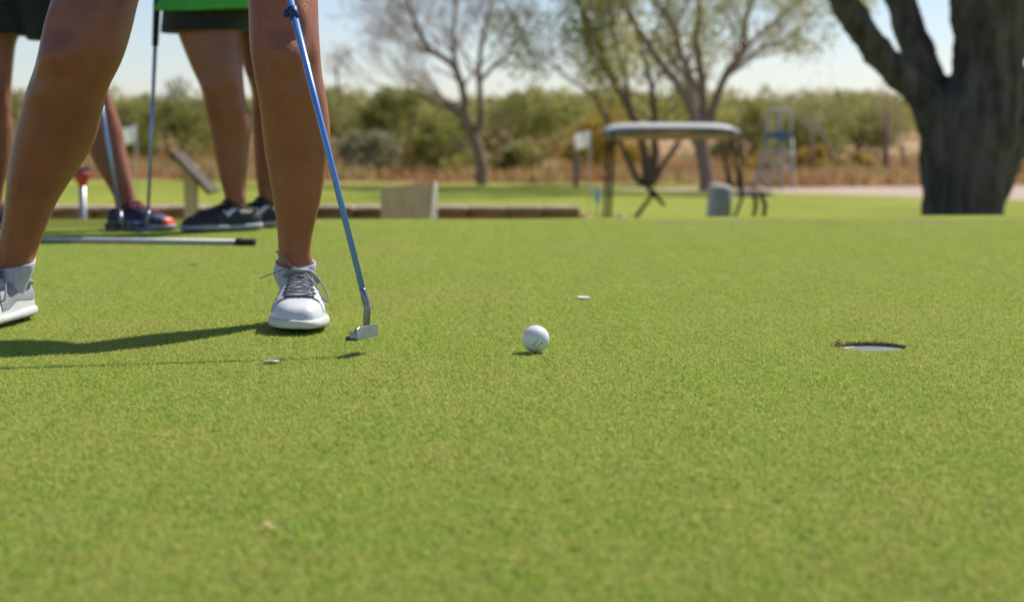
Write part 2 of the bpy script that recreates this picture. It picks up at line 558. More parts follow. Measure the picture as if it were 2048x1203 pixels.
# ------------------------------------------------------------------ golf ball
M_ball = mat('golf ball urethane', (.86, .87, .88), .28, (.82, .83, .85), 40, 1, coat=.3)
M_red = mat('red print', (.55, .02, .10), .5)
M_ink = mat('black print', (.03, .04, .04), .5)
def make_ball():
    rad = .02135
    c = on(1071.5, 703)
    e = empty('golf_ball', (c.x, c.y, 0), 'white dimpled golf ball with two red dots resting on the green', 'golf ball')
    nu, nv = 160, 80
    N = 330
    k = np.arange(N) + .5
    ph = np.arccos(1 - 2 * k / N)
    th = np.pi * (1 + 5 ** .5) * k
    D = np.stack([np.cos(th) * np.sin(ph), np.sin(th) * np.sin(ph), np.cos(ph)], 1)
    v = [(0, 0, 1)]
    for i in range(1, nv):
        p = math.pi * i / nv
        for j in range(nu):
            t = 2 * math.pi * j / nu
            v.append((math.sin(p) * math.cos(t), math.sin(p) * math.sin(t), math.cos(p)))
    v.append((0, 0, -1))
    v = np.array(v)
    # printed patch facing the camera stays almost free of dimple shading in the photo: dimples everywhere
    dmin = np.arccos(np.clip((v @ D.T).max(1), -1, 1)) * rad
    depth = .00028 * (1 - np.clip(dmin / .0018, 0, 1) ** 2)
    v = v * (rad - depth)[:, None]
    f = [(0, 1 + j, 1 + (j + 1) % nu) for j in range(nu)]
    for i in range(nv - 2):
        for j in range(nu):
            a, b = 1 + i * nu + j, 1 + i * nu + (j + 1) % nu
            f.append((a, a + nu, b + nu, b))
    last = len(v) - 1
    f += [(last, last - nu + (j + 1) % nu, last - nu + j) for j in range(nu)]
    o = MB().add(v, f).build('ball_shell', M_ball, e)
    o.location = (0, 0, rad - .0012)
    # print: map photo offsets on the front of the ball, slanted row of small strokes, figure and dots
    def proj(u, w_):
        q = math.sqrt(max(0, 1 - u * u - w_ * w_))
        return np.array([u, -q, w_]) * (rad + .00006) + np.array([0, 0, rad - .0012])
    def patch(pts, m, nm):
        c0 = np.mean(pts, 0)
        P = [proj(*c0)] + [proj(*p) for p in pts]
        n = len(pts)
        return P, [(0, 1 + i, 1 + (i + 1) % n) for i in range(n)]
    def disc(u, w_, r): return [(u + r * math.cos(a), w_ + r * math.sin(a)) for a in np.linspace(0, 2 * math.pi, 13)[:-1]]
    for (u, w_) in ((.42, -.22), (.06, -.60)):
        P, ff = patch(disc(u, w_, .065), M_red, 'dot')
        MB().add(P, ff).build('printed_dot', M_red, e)
    ax = np.array([.72, .69]); ay = np.array([-.69, .72])
    mb = MB()
    base = np.array([-.30, -.42])
    rr = random.Random(4)
    for row, (s0, n, off) in enumerate(((0, 15, 0.02), (.10, 10, -.10))):
        for i in range(n):
            p0 = base + ax * (s0 + i * .052) + ay * off
            hgt = rr.choice((.04, .06, .05))
            P, ff = patch([p0, p0 + ax * .026, p0 + ax * .03 + ay * hgt, p0 + ay * hgt + ax * .004], M_ink, 's')
            mb.add(P, ff)
    mb.build('printed_line', M_ink, e)
    mb = MB()
    c0 = np.array([.20, -.40])
    seg = [(-.03, .06), (.03, .06), (.04, .02), (-.03, -.05), (.04, -.05)]
    for a, b in zip(seg[:-1], seg[1:]):
        a = c0 + ax * a[0] + ay * a[1]; b = c0 + ax * b[0] + ay * b[1]
        d = (b - a) / np.linalg.norm(b - a); nn = np.array([-d[1], d[0]]) * .014
        P, ff = patch([a - nn, b - nn, b + nn, a + nn], M_ink, 'n')
        mb.add(P, ff)
    mb.build('printed_number', M_ink, e)
make_ball()

# ------------------------------------------------------------------ coins
M_coin = mat('worn nickel', (.78, .78, .76), .35, (.6, .6, .59), 300, 1, .1, 600, metal=.7)
M_white = mat('white plastic', (.80, .80, .80), .45, (.72, .72, .72), 30)
def disc_obj(name, p, r, h, m, label, cat, tilt=0, group=None):
    n = 32
    def c(rr, z): return [(rr * math.cos(2 * math.pi * k / n), rr * math.sin(2 * math.pi * k / n), z) for k in range(n)]
    v, f = rings([c(r * .97, 0), c(r, h * .2), c(r, h * .8), c(r * .97, h), c(r * .9, h), c(r * .88, h * .88), c(r * .45, h * .9), c(r * .3, h)])
    o = MB().add(v, f).build(name, m)
    o.location = p
    o.rotation_euler = (tilt, tilt * .3, 0)
    return meta(o, label, cat, group)
p = on(543, 724); disc_obj('ball_marker', (p.x, p.y, .0012), .0121, .0018, M_coin, 'silver coin marker lying just under the putter shaft shadow', 'ball marker', R(-2))
p = on(1167, 596.5); disc_obj('ball_marker', (p.x, p.y, .0002), .0130, .0032, M_white, 'white disc marker on the green behind the golf ball', 'ball marker', R(2))
p = on(388, 529); disc_obj('ball_marker', (p.x, p.y, .0014), .0110, .0016, mat('pale tan disc', (.62, .56, .38), .7, (.5, .45, .3), 200), 'small pale tan disc on the green in front of the lying pole', 'ball marker', R(-6))

# dead leaf bits
M_dry = mat('dry leaf', (.34, .22, .10), .8, (.45, .34, .18), 120)
def leaf_bit(px, py, s, label, seed):
    r = random.Random(seed)
    p = on(px, py)
    n, rows = 7, []
    for i in range(n):
        t = i / (n - 1)
        wd = s * .28 * math.sin(math.pi * min(.98, t * .9 + .06))
        z = .0035 + .0025 * math.sin(t * 3 + seed)
        rows.append([(t * s, -wd, z + .0012), (t * s, 0, z), (t * s, wd, z + .0016)])
    v, f = rings(rows, cap=False, closed=False)
    o = MB().add(v, f).build('dry_leaf', M_dry)
    o.modifiers.new('thickness', 'SOLIDIFY').thickness = .0003
    o.location = (p.x, p.y, -.002)
    o.rotation_euler = (0, 0, r.uniform(-.3, .3))
    meta(o, label, 'leaf')
leaf_bit(520, 1056, .014, 'brown dry leaf scrap on the turf nearest the camera', 1)
leaf_bit(538, 871, .009, 'tiny pale dry leaf scrap on the turf below the coin marker', 2)

# ------------------------------------------------------------------ putters
M_shaft = mat('blue metallic shaft', (.17, .36, .85), .3, (.14, .31, .8), 20, 1, metal=.25, coat=.5)
M_steel = mat('brushed steel', (.38, .40, .44), .42, (.30, .32, .36), 60, 1, .08, 300, metal=1)
M_gunmetal = mat('grey hosel steel', (.34, .35, .38), .36, (.24, .25, .27), 60, 1, metal=1)
M_tape = mat('navy tape', (.015, .03, .16), .5, (.02, .04, .2), 80)
M_grip = mat('black rubber grip', (.018, .018, .02), .75, (.03, .03, .03), 200, 1, .3, 500)
M_cavity = mat('dark cavity paint', (.05, .06, .08), .5, (.07, .08, .1), 80)

def putter_head(parent, loc, yaw, m_face, m_back, s=1.0, tilt=(0, 0)):
    """heel-toe along local X, face normal local Y; a blade with a rear flange"""
    e = Matrix.Translation(loc) @ Matrix.Rotation(yaw, 4, 'Z') @ Matrix.Rotation(tilt[0], 4, 'X') @ Matrix.Rotation(tilt[1], 4, 'Y')
    def poly(prof, y0, y1, bev=.0012):
        prof = [np.array(p) for p in prof]
        c = np.mean(prof, 0)
        def rg(y, k): return [((c[0] + (p[0] - c[0]) * k) * s, y * s, (c[1] + (p[1] - c[1]) * k) * s) for p in prof]
        return rings([rg(y0, .96), rg(y0 + bev, 1), rg(y1 - bev, 1), rg(y1, .96)])
    def put(nm, vf, m):
        v, f = vf
        v = [tuple(e @ Vector(q)) for q in v]
        return MB().add(v, f).build(nm, m, parent, smooth=False)
    # blade face profile in x,z : rounded toe, squarer heel
    prof = [(-.048, .003), (-.046, 0), (.046, 0), (.050, .004), (.051, .014), (.047, .023), (.038, .026), (-.040, .026), (-.047, .024), (-.049, .018)]
    head = put('putter_face', poly(prof, -.004, .004), m_face)
    flange = [(-.046, 0), (.044, 0), (.046, .004), (.042, .009), (-.042, .009), (-.047, .005)]
    put('flange', poly(flange, -.026, -.0045), m_back)
    bump = [(-.046, .003), (-.022, .003), (-.024, .017), (-.044, .019)]
    put('heel_bumper', poly(bump, -.015, -.0046), m_back)
    bump = [(.022, .003), (.045, .003), (.044, .019), (.026, .017)]
    put('toe_bumper', poly(bump, -.015, -.0046), m_back)
    put('sight_line', poly([(-.001, .0095), (.001, .0095), (.001, .0110), (-.001, .0110)], -.0255, -.006, .0003), M_white)
    return e

def main_putter():
    d0 = 2.852
    b = at(727.5, 588, d0)
    top = at(581, 2, d0 + .17)
    dirv = (top - b).normalized()
    e = empty('putter', (b.x, b.y, 0), 'steel blade putter with blue shaft swung in front of the white shoe', 'putter')
    inv = Matrix.Translation(-Vector((b.x, b.y, 0)))
    def L_(p): return inv @ Vector(p)
    length = .84
    ln1 = length * .68
    v, f = tube([L_(b), L_(b + dirv * ln1)], [.0046, .0060], 20)
    MB().add(v, f).build('shaft', M_shaft, e)
    v, f = tube([L_(b + dirv * (ln1 + .0005)), L_(b + dirv * (length * .8)), L_(b + dirv * length)], [.0105, .0125, .0135], 16)
    MB().add(v, f).build('grip', M_grip, e)
    tp = at(580, 26, d0 + .16)
    k = (tp - b).dot(dirv)
    v, f = tube([L_(b + dirv * (k - .010)), L_(b + dirv * (k - .0095)), L_(b + dirv * (k + .0095)), L_(b + dirv * (k + .010))], [.0060, .0079, .0082, .006], 20)
    mbt = MB().add(v, f)
    q = L_(b + dirv * k)
    v, f = box((q.x - .011, q.y, q.z - .001), (.009, .003, .013), Matrix.Rotation(.25, 3, 'Y'), .0008)
    mbt.add(v, f)
    mbt.build('tape_wrap', M_tape, e)
    # bent hosel
    pts = [b + dirv * .008, b, at(731, 601, d0 - .001), at(734.5, 613, d0 - .002), at(734, 628, d0 - .002), at(733, 645, d0 - .001), at(733, 655, d0)]
    sp = smooth_path([tuple(L_(q)) for q in pts], 5)
    v, f = tube(sp, [.0052] * 6 + [.0056] * (len(sp) - 6), 20)
    MB().add(v, f).build('hosel', M_gunmetal, e)
    hc = L_(at(733, 676, d0 - .01))
    putter_head(e, hc, R(-90 - 21), M_steel, M_gunmetal, .76, (R(4), R(0)))
    return b, dirv
PB, PD = main_putter()

def far_putter(pb, pt, head_px, m_shaft, grip_from, label, yaw, total, m_head):
    e = empty('putter', (pb.x, pb.y, 0), label, 'putter')
    o = Vector((pb.x, pb.y, 0))
    dv = (pt - pb).normalized()
    v, f = tube([pb - o, pb + dv * (grip_from - .0005) - o], [.0052, .0068], 12)
    MB().add(v, f).build('shaft', m_shaft, e)
    v, f = tube([pb + dv * grip_from - o, pb + dv * (grip_from + .13) - o, pb + dv * total - o], [.0105, .0125, .0135], 12)
    MB().add(v, f).build('grip', M_grip, e)
    v, f = tube([(pb + dv * .01) - o, pb - dv * .03 - o, Vector((head_px.x, head_px.y, .02)) - o], [.0068, .0072, .0068], 10)
    MB().add(v, f).build('hosel', M_gunmetal, e)
    putter_head(e, Vector((head_px.x, head_px.y, .003)) - o, yaw, m_head, m_head, 1.1)
M_pale = mat('pale blue steel shaft', (.36, .50, .74), .3, (.30, .44, .68), 30, 1, metal=.5)
far_putter(at(296, 428, 6.03), at(310, 100, 6.09), on(283, 462), M_pale, .55, 'putter with pale blue shaft and black grip held upright beside the green shirt golfer', R(20), .86,
           mat('blue painted head', (.10, .22, .50), .4))
far_putter(at(241, 430, 6.03), at(199, 190, 6.12), on(243, 463), M_pale, .52, 'putter with pale shaft leaning by the navy and orange shoe', R(15), .84,
           mat('dark painted head', (.05, .05, .06), .4))

# ------------------------------------------------------------------ flagstick lying on the green
def lying_pole():
    a, b = on(-420, 478), on(474, 490)
    e = empty('flagstick', (b.x, b.y, 0), 'pale flagstick with a black end lying flat across the green', 'flagstick')
    o = Vector((b.x, b.y, 0))
    z = Vector((0, 0, .0085))
    v, f = tube([a - o + z, b - o + z], [.0082, .0082], 16)
    MB().add(v, f).build('pole', mat('grey white fibreglass', (.50, .54, .56), .4, (.42, .46, .5), 20), e)
    d = (b - a).normalized()
    v, f = tube([z - d * .004, z, z + d * .012, z + d * .016, z + d * .045, z + d * .050, z + d * .056], [.008, .0125, .0135, .0110, .0110, .0128, .0100], 16)
    MB().add(v, f).build('ferrule', M_grip, e)
lying_pole()

# ------------------------------------------------------------------ shoes
U_ = [0, .03, .08, .16, .30, .45, .58, .70, .80, .88, .94, .975, 1.0]
WM = [.008, .019, .026, .031, .036, .040, .045, .049, .049, .044, .035, .027, .012]   # medial (+x) half widths
WL = [.008, .019, .026, .031, .036, .040, .045, .046, .043, .036, .028, .021, .009]   # lateral (-x)
HT = [.050, .060, .064, .067, .074, .082, .073, .062, .055, .049, .043, .036, .020]
def shoe_pt(u, th, off=0.0, zb=.016, hs=1.0, side=1):
    """side=+1: medial is +x. th 0..pi from +x over the top to -x"""
    wm, wl, h = np.interp(u, U_, WM), np.interp(u, U_, WL), np.interp(u, U_, HT) * hs
    c, s = math.cos(th), math.sin(th)
    wv = wm if c > 0 else wl
    e1 = .62 if u > .72 else .62 + .35 * min(1, (.72 - u) / .25)
    x = wv * math.copysign(abs(c) ** e1, c) * (1 - .10 * s * (1 if u < .7 else .3))
    z = zb + (h - zb) * abs(s) ** (.80 - .32 * max(0.0, min(1.0, (.50 - u) / .12)))
    y = -.072 + .262 * u
    n = Vector((c * .8, (.9 if u > .93 else (-.9 if u < .05 else .1)), s)).normalized()
    p = Vector((x * side, y, z))
    n.x *= side
    return p + n * off

def shoe_grid(us, ths, off, side, hs=1.0, solid=0.0):
    rows = []
    for u in us:
        rows.append([tuple(shoe_pt(u, th, off, hs=hs, side=side)) for th in ths])
    return rings(rows, cap=False, closed=False)

def make_shoe(parent, origin, yaw, side, mats, s=1.0, roll=0.0, pitch=0.0, laces='golf', lift=0.0, kind='golf'):
    """parent = person; local +Y is the toe. mats: upper, sole, outsole, lace, panel"""
    T = Matrix.Translation(origin) @ Matrix.Rotation(yaw, 4, 'Z') @ Matrix.Translation((0, 0, lift)) @ Matrix.Rotation(roll, 4, 'Y') @ Matrix.Rotation(pitch, 4, 'X') @ Matrix.Scale(s, 4)
    def put(nm, vf, m, par, smooth=True):
        v, f = vf
        o = MB().add([tuple(q) for q in v], f).build(nm, m, par, smooth)
        return o
    ths = np.linspace(0, math.pi, 33)
    us = sorted(set(list(np.linspace(0, 1, 40)) + [.01, .02, .985, .993]))
    v, f = shoe_grid(us, ths, 0, side)
    n = len(ths)
    f.append(tuple(range(n)))
    f.append(tuple(range(len(us) * n - n, len(us) * n))[::-1])
    up = put('shoe', (v, f), mats['upper'], parent)
    up.matrix_local = T
    # midsole: swept outline slab with a wavy top
    def outline(off, z, wav=0.0):
        pts = []
        uu = np.concatenate([[0], 1 - (1 - np.linspace(0, 1, 30)[1:-1]), [1]])
        for u in us:
            pts.append((side * (np.interp(u, U_, WM) + off), -.072 + .262 * u + (off if u > .9 else (-off if u < .1 else 0)), z + wav * math.sin(u * 9)))
        for u in us[::-1]:
            pts.append((-side * (np.interp(u, U_, WL) + off), -.072 + .262 * u + (off if u > .9 else (-off if u < .1 else 0)), z + wav * math.sin(u * 9 + 1)))
        return pts
    put('midsole', rings([outline(.001, .0075), outline(.0035, .009), outline(.0042, .014), outline(.0035, .019, .001), outline(.0015, .0215, .0015), outline(-.003, .0222, .0015)]), mats['sole'], up)
    sole = put('outsole', rings([outline(-.006, .003), outline(-.002, .0045), outline(.0005, .0078)]), mats['outsole'], up)
    if kind == 'golf':
        mb = MB()
        for (u, x) in ((.08, .012), (.08, -.012), (.2, .018), (.2, -.018), (.55, .026), (.55, -.024), (.68, .03), (.68, 0), (.68, -.028), (.8, .026), (.8, -.02), (.91, .012), (.91, -.008)):
            mb.add(*tube([(x * side, -.072 + .262 * u, .0048), (x * side, -.072 + .262 * u, -.001)], [.006, .0035], 8))
        meta(mb.build('cleats', mats['outsole'], up), kind='stuff')
    # tongue and eyestay
    put('tongue', shoe_grid(np.linspace(.34, .80, 16), np.linspace(math.pi * .35, math.pi * .65, 9), .0016, side, 1.02), mats['tongue'], up)
    for sd in (0, 1):
        a0, a1 = (.27, .385) if sd == 0 else (.615, .73)
        put('eyestay', shoe_grid(np.linspace(.33, .81, 16), np.linspace(math.pi * a0, math.pi * a1, 6), .0026, side, 1.0), mats['eyestay'], up)
    # stitched seams
    if kind == 'golf':
        sm = MB()
        sm.add(*tube([tuple(shoe_pt(.845 - .05 * math.sin(q), q, .0004, side=side)) for q in np.linspace(.10 * math.pi, .90 * math.pi, 22)], .0007, 5))
        sm.add(*tube([tuple(shoe_pt(.62 + .16 * t, math.pi * (.30 - .22 * t), .0004, side=side)) for t in np.linspace(0, 1, 9)], .0007, 5))
        sm.add(*tube([tuple(shoe_pt(.62 + .16 * t, math.pi * (.70 + .22 * t), .0004, side=side)) for t in np.linspace(0, 1, 9)], .0007, 5))
        meta(sm.build('seam', mats['panel'], up), kind='stuff')
    # quarter panels
    put('quarter_panel', shoe_grid(np.linspace(.10, .63, 16), np.linspace(math.pi * .05, math.pi * .29, 8), .0016, side), mats['panel'], up)
    put('quarter_panel', shoe_grid(np.linspace(.10, .63, 16), np.linspace(math.pi * .71, math.pi * .95, 8), .0016, side), mats['panel'], up)
    put('heel_counter', shoe_grid(np.linspace(.0, .11, 6), np.linspace(math.pi * .06, math.pi * .94, 20), .0014, side), mats['panel'], up)
    # collar ring round the ankle opening
    cl = []
    for a in np.linspace(0, 2 * math.pi, 33)[:-1]:
        y = -.004 + .055 * math.sin(a)
        u = (y + .072) / .262
        cl.append((side * .034 * math.cos(a) * (1 if y < 0 else .85), y, np.interp(max(.01, u), U_, HT) * .98 + .002 + .012 * max(0, math.sin(a))))
    put('collar', tube(cl + [cl[0]], .0042, 10), mats['panel'], up)
    # laces
    def lp(u, k, off=.005):
        q = shoe_pt(u, math.pi / 2 + k, off, side=side)
        return tuple(q)
    mb = MB()
    rowsu = [.44, .515, .59, .665, .735, .79]
    for i, u in enumerate(rowsu):
        kk = .50 - i * .02
        mb.add(*tube([lp(u, -kk, .002), lp(u, -kk * .6, .0065), lp(u - .008, 0, .0070), lp(u, kk * .6, .0065), lp(u, kk, .002)], .0021, 8, flat=.6))
        if i < len(rowsu) - 1:
            mb.add(*tube([lp(u, -kk, .004), lp((u + rowsu[i + 1]) / 2, -kk * .5, .0085), lp(rowsu[i + 1], kk * .1, .008)], .0019, 8, flat=.6))
            mb.add(*tube([lp(u, kk, .004), lp((u + rowsu[i + 1]) / 2, kk * .5, .0085), lp(rowsu[i + 1], -kk * .1, .008)], .0019, 8, flat=.6))
    k0 = np.array(lp(.41, 0, .013))
    mb.add(*tube([tuple(k0 + np.array(q)) for q in ((-.006, 0, -.001), (-.002, .002, .003), (.003, .001, .002), (.006, 0, -.002))], .0036, 10))
    if laces == 'golf':
        def free(pts, r=.0020, fl=.6):
            mb.add(*tube([tuple(k0 + q) for q in smooth_path(pts, 6)], r, 8, flat=fl))
        # picture right = +x when the shoe faces the camera is local -x ... x is mirrored by the yaw of 180
        free([(0, 0, 0), (-.018, .012, .000), (-.034, .030, -.014), (-.046, .046, -.034), (-.048, .056, -.046), (-.040, .058, -.044), (-.028, .044, -.024), (-.010, .016, -.004), (0, 0, 0)])
        free([(0, 0, 0), (-.014, .022, -.008), (-.024, .044, -.028), (-.034, .062, -.050), (-.038, .068, -.058), (-.034, .070, -.056), (-.022, .052, -.034), (-.006, .018, -.006), (0, 0, 0)])
        free([(0, 0, 0), (.014, .004, .008), (.028, .006, .020), (.040, .006, .034)], .0027)
        free([(0, 0, 0), (.020, .010, .004), (.040, .014, -.002), (.060, .014, -.010), (.068, .014, -.013)], .0015)
        free([(0, 0, 0), (.000, .014, -.004), (-.003, .032, -.016), (-.001, .052, -.034), (.002, .060, -.042)], .0023)
    else:
        for sg in (1, -1):
            mb.add(*tube([tuple(k0 + q) for q in smooth_path([(0, 0, 0), (.018 * sg, .006, .004), (.034 * sg, .010, -.010), (.030 * sg, .020, -.016), (.010 * sg, .014, -.004), (0, 0, 0)], 5)], .0019, 6))
    mb.build('laces', mats['lace'], up)
    return up, T

def shoe_decal(up, side, pts, th_of, m, name, off=.0022):
    """flat mark following the shoe surface; pts in (u, t) outline halves"""
    rows = [[tuple(shoe_pt(u, th_of(a), off, side=side)), tuple(shoe_pt(u, th_of((a + b) / 2), off + .0003, side=side)), tuple(shoe_pt(u, th_of(b), off, side=side))] for u, a, b in pts]
    v, f = rings(rows, cap=False, closed=False)
    return MB().add(v, f).build(name, m, up)

# ------------------------------------------------------------------ people
def skin_mat(name, c1, c2, c3):
    m, t, p = new_mat(name)
    g = t.nodes.new('ShaderNodeNewGeometry')
    pos = g.outputs['Position']
    a = noise_node(t, pos, 9, 7, .68)
    b = noise_node(t, pos, 60, 5, .7)
    col = ramp_node(t, a, [(.35, c1), (.65, c2)]).outputs[0]
    col = mix(t, mth(t, 'MULTIPLY', b, .5), col, c3)
    vo = t.nodes.new('ShaderNodeTexVoronoi')
    vo.inputs['Scale'].default_value = 75
    t.links.new(pos, vo.inputs['Vector'])
    fr = ramp_node(t, vo.outputs['Distance'], [(.05, (1, 1, 1)), (.11, (0, 0, 0))]).outputs[0]
    sel = ramp_node(t, noise_node(t, pos, 30, 2), [(.56, (0, 0, 0)), (.66, (1, 1, 1))]).outputs[0]
    fm = mth(t, 'MULTIPLY', mth(t, 'MULTIPLY', fr, sel), .35)
    col = mix(t, fm, col, (.12, .045, .02))
    t.links.new(col, p.inputs['Base Color'])
    p.inputs['Roughness'].default_value = .38
    p.inputs['Specular IOR Level'].default_value = .42
    p.inputs['Subsurface Weight'].default_value = .12
    p.inputs['Subsurface Radius'].default_value = (.012, .004, .002)
    p.inputs['Subsurface Scale'].default_value = .4
    bp = t.nodes.new('ShaderNodeBump')
    bp.inputs['Strength'].default_value = .38
    bp.inputs['Distance'].default_value = .003
    t.links.new(mth(t, 'ADD', noise_node(t, pos, 220, 4, .65), mth(t, 'MULTIPLY', noise_node(t, pos, 30, 4, .6), 1.2)), bp.inputs['Height'])
    t.links.new(bp.outputs[0], p.inputs['Normal'])
    return m
M_skin = skin_mat('tanned skin', (.40, .138, .072), (.28, .090, .046), (.49, .195, .115))
M_skin2 = skin_mat('tanned skin lighter', (.35, .128, .078), (.26, .09, .054), (.43, .175, .115))
M_black = mat('black shorts cloth', (.012, .012, .014), .85, (.02, .02, .022), 60, 1, .3, 150, sheen=.2)
M_greens = mat('bright green shirt knit', (.10, .52, .06), .8, (.08, .46, .05), 30, 1, .2, 200)
M_shirtb = mat('navy shirt knit', (.03, .04, .10), .8)
M_hair = mat('brown hair', (.05, .03, .02), .6, (.09, .05, .03), 90, 1, .5, 200, stretch=(1, 1, .1))
M_sock = mat('white ribbed sock', (.74, .74, .84), .9, (.60, .60, .72), 200, 1, .6, 500, stretch=(1, 1, .05))

def oval(cx, cy, z, rx, rf, rb, face=0.0, n=40, bumps=()):
    """horizontal leg section; front is local -Y turned by face. bumps: (angle, width, height)"""
    out = []
    for k in range(n):
        a = 2 * math.pi * k / n
        x, y = math.cos(a), math.sin(a)
        r = 1
        px_ = rx * math.copysign(abs(x) ** .92, x)
        py_ = (rb if y > 0 else rf) * math.copysign(abs(y) ** .92, y)
        for (ba, bw, bh) in bumps:
            d = (a - ba + math.pi) % (2 * math.pi) - math.pi
            q = bh * math.exp(-(d / bw) ** 2)
            L_ = math.hypot(px_, py_)
            px_ += px_ / L_ * q
            py_ += py_ / L_ * q
        c, s = math.cos(face), math.sin(face)
        out.append((cx + px_ * c - py_ * s, cy + px_ * s + py_ * c, z))
    return out

def leg_profile(z, knee=.47):
    """front / back depth as a fraction of the half width and bumps, by height"""
    k = z / knee
    f = np.interp(k, [.0, .2, .45, .7, .9, 1.0, 1.12, 1.4], [1.0, 1.0, .98, .95, 1.0, 1.02, 1.0, 1.05])
    b = np.interp(k, [.0, .2, .45, .7, .9, 1.0, 1.12, 1.4], [1.15, 1.15, 1.22, 1.3, 1.1, 1.02, 1.02, 1.08])
    return f, b

def leg_rings(rows, depth, face, hip, knee=.47, foot=None, det=1.0):
    """rows (py, xl, xr) from the photo, depth(z) gives the distance"""
    zz, cx, rx, cy = [], [], [], []
    for (py, xl, xr) in rows:
        d = 5.0
        z = .3
        for _ in range(4):
            d = depth(z)
            z = at((xl + xr) / 2, py, d).z
        a, b = at(xl, py, d), at(xr, py, d)
        zz.append(z); cx.append((a.x + b.x) / 2); rx.append((b.x - a.x) / 2); cy.append(d)
    o = np.argsort(zz)
    zz, cx, rx, cy = [np.array(q)[o] for q in (zz, cx, rx, cy)]
    if foot is not None:
        zz = np.insert(zz, 0, .025); cx = np.insert(cx, 0, foot[0]); rx = np.insert(rx, 0, rx[0] * .75); cy = np.insert(cy, 0, foot[1])
    zh = hip[2]
    zz = np.append(zz, [zh - .12, zh]); cx = np.append(cx, [hip[0] * .7 + cx[-1] * .3, hip[0]])
    cy = np.append(cy, [hip[1] * .7 + cy[-1] * .3, hip[1]]); rx = np.append(rx, [max(.078, rx[-1]), .088])
    zs = np.arange(zz[0], zh + .001, .008)
    # smooth interpolation
    def sm(a):
        q = np.interp(zs, zz, a)
        ker = np.hanning(9); ker /= ker.sum()
        return np.convolve(np.pad(q, 4, mode='edge'), ker, 'valid')
    X, W, Y = sm(cx), sm(rx), sm(cy)
    rs = []
    for i, z in enumerate(zs):
        f, b = leg_profile(z, knee)
        k = z / knee
        g = lambda m, s_: math.exp(-((k - m) / s_) ** 2)
        bumps = [(-math.pi / 2, .5, (.0085 * g(1.0, .055) + .0035 * g(.86, .035)) * det),       # kneecap, tibial bump
                 (-math.pi / 2, .30, .0030 * g(.55, .22) * det),                                  # shin
                 (-math.pi / 2 - .75, .30, -.0048 * g(.97, .06) * det), (-math.pi / 2 + .75, .30, -.0048 * g(.97, .06) * det),
                 (-math.pi / 2 - .5, .25, .0035 * g(1.12, .06) * det), (-math.pi / 2 + .55, .25, .0040 * g(1.13, .06) * det),
                 (-math.pi / 2, .3, -.003 * g(1.085, .02) * det),
                 (-.2, .45, .0075 * g(.215, .035)), (math.pi + .1, .45, .0070 * g(.185, .035)),
                 (-math.pi / 2 - .45, .16, .0030 * g(.24, .09)), (-math.pi / 2 + .1, .15, .0028 * g(.24, .09)), (-math.pi / 2 - .2, .12, -.0022 * g(.22, .08)),               # malleoli
                 (.5, .5, .006 * g(.70, .13)), (math.pi - .5, .5, .006 * g(.64, .13)), (-.75, .22, -.0035 * g(.58, .2)), (math.pi + .8, .22, -.003 * g(.55, .2))]
        rs.append(oval(X[i], Y[i], z, W[i], W[i] * f, W[i] * b, face, 40, bumps))
    return rs

def finger(mb, base, d1, d2, d3, ls, r):
    p = [Vector(base)]
    for d, l in zip((d1, d2, d3), ls): p.append(p[-1] + Vector(d).normalized() * l)
    mb.add(*tube(p, [r, r * .95, r * .88, r * .7], 8))

def hand(mb, wrist, toward, curl_axis, side):
    """palm plus five bent fingers closing round a grip that runs along curl_axis"""
    w0 = Vector(wrist); t = Vector(toward).normalized(); g = Vector(curl_axis).normalized()
    n = t.cross(g).normalized()
    rs = []
    for i, (k, rr) in enumerate(((0, .024), (.03, .034), (.065, .040), (.085, .037))):
        c = w0 + t * k
        rs.append([tuple(c + g * (rr * math.cos(a)) + n * (.013 * math.sin(a))) for a in np.linspace(0, 2 * math.pi, 13)[:-1]])
    mb.add(*rings(rs))
    for i, L_ in enumerate((.072, .080, .074, .058)):
        b = w0 + t * .078 + g * (.028 - .0185 * i)
        d1 = t * .8 + n * .5 * side; d2 = n * side - t * .1; d3 = n * side * .3 - t
        finger(mb, b, d1, d2, d3, (L_ * .45, L_ * .32, L_ * .28), .0085)
    b = w0 + t * .03 + g * .03
    finger(mb, b, g + t * .5 + n * .4 * side, t + g * .3 + n * .5 * side, t + n * side * .6, (.03, .028, .022), .0098)

def torso_rings(hips, chest, neck, face, grow=0.0, top=True):
    """pelvis to neck, leaning from hips to chest"""
    H, C_, Nk = Vector(hips), Vector(chest), Vector(neck)
    spec = [(H - Vector((0, 0, .10)), .150, .100), (H, .168, .112), (H.lerp(C_, .35), .140, .092), (H.lerp(C_, .65), .142, .096), (C_, .160, .112), (C_.lerp(Nk, .55), .165, .085), (C_.lerp(Nk, .85), .085, .065), (Nk, .055, .055)]
    if not top: spec = spec[:6] + [(C_.lerp(Nk, .8), .10, .07)]
    c, s = math.cos(face), math.sin(face)
    rs = []
    for p, rx, ry in spec:
        rs.append([(p.x + (rx + grow) * math.cos(a) * c - (ry + grow) * math.sin(a) * s, p.y + (rx + grow) * math.cos(a) * s + (ry + grow) * math.sin(a) * c, p.z) for a in np.linspace(0, 2 * math.pi, 33)[:-1]])
    return rs

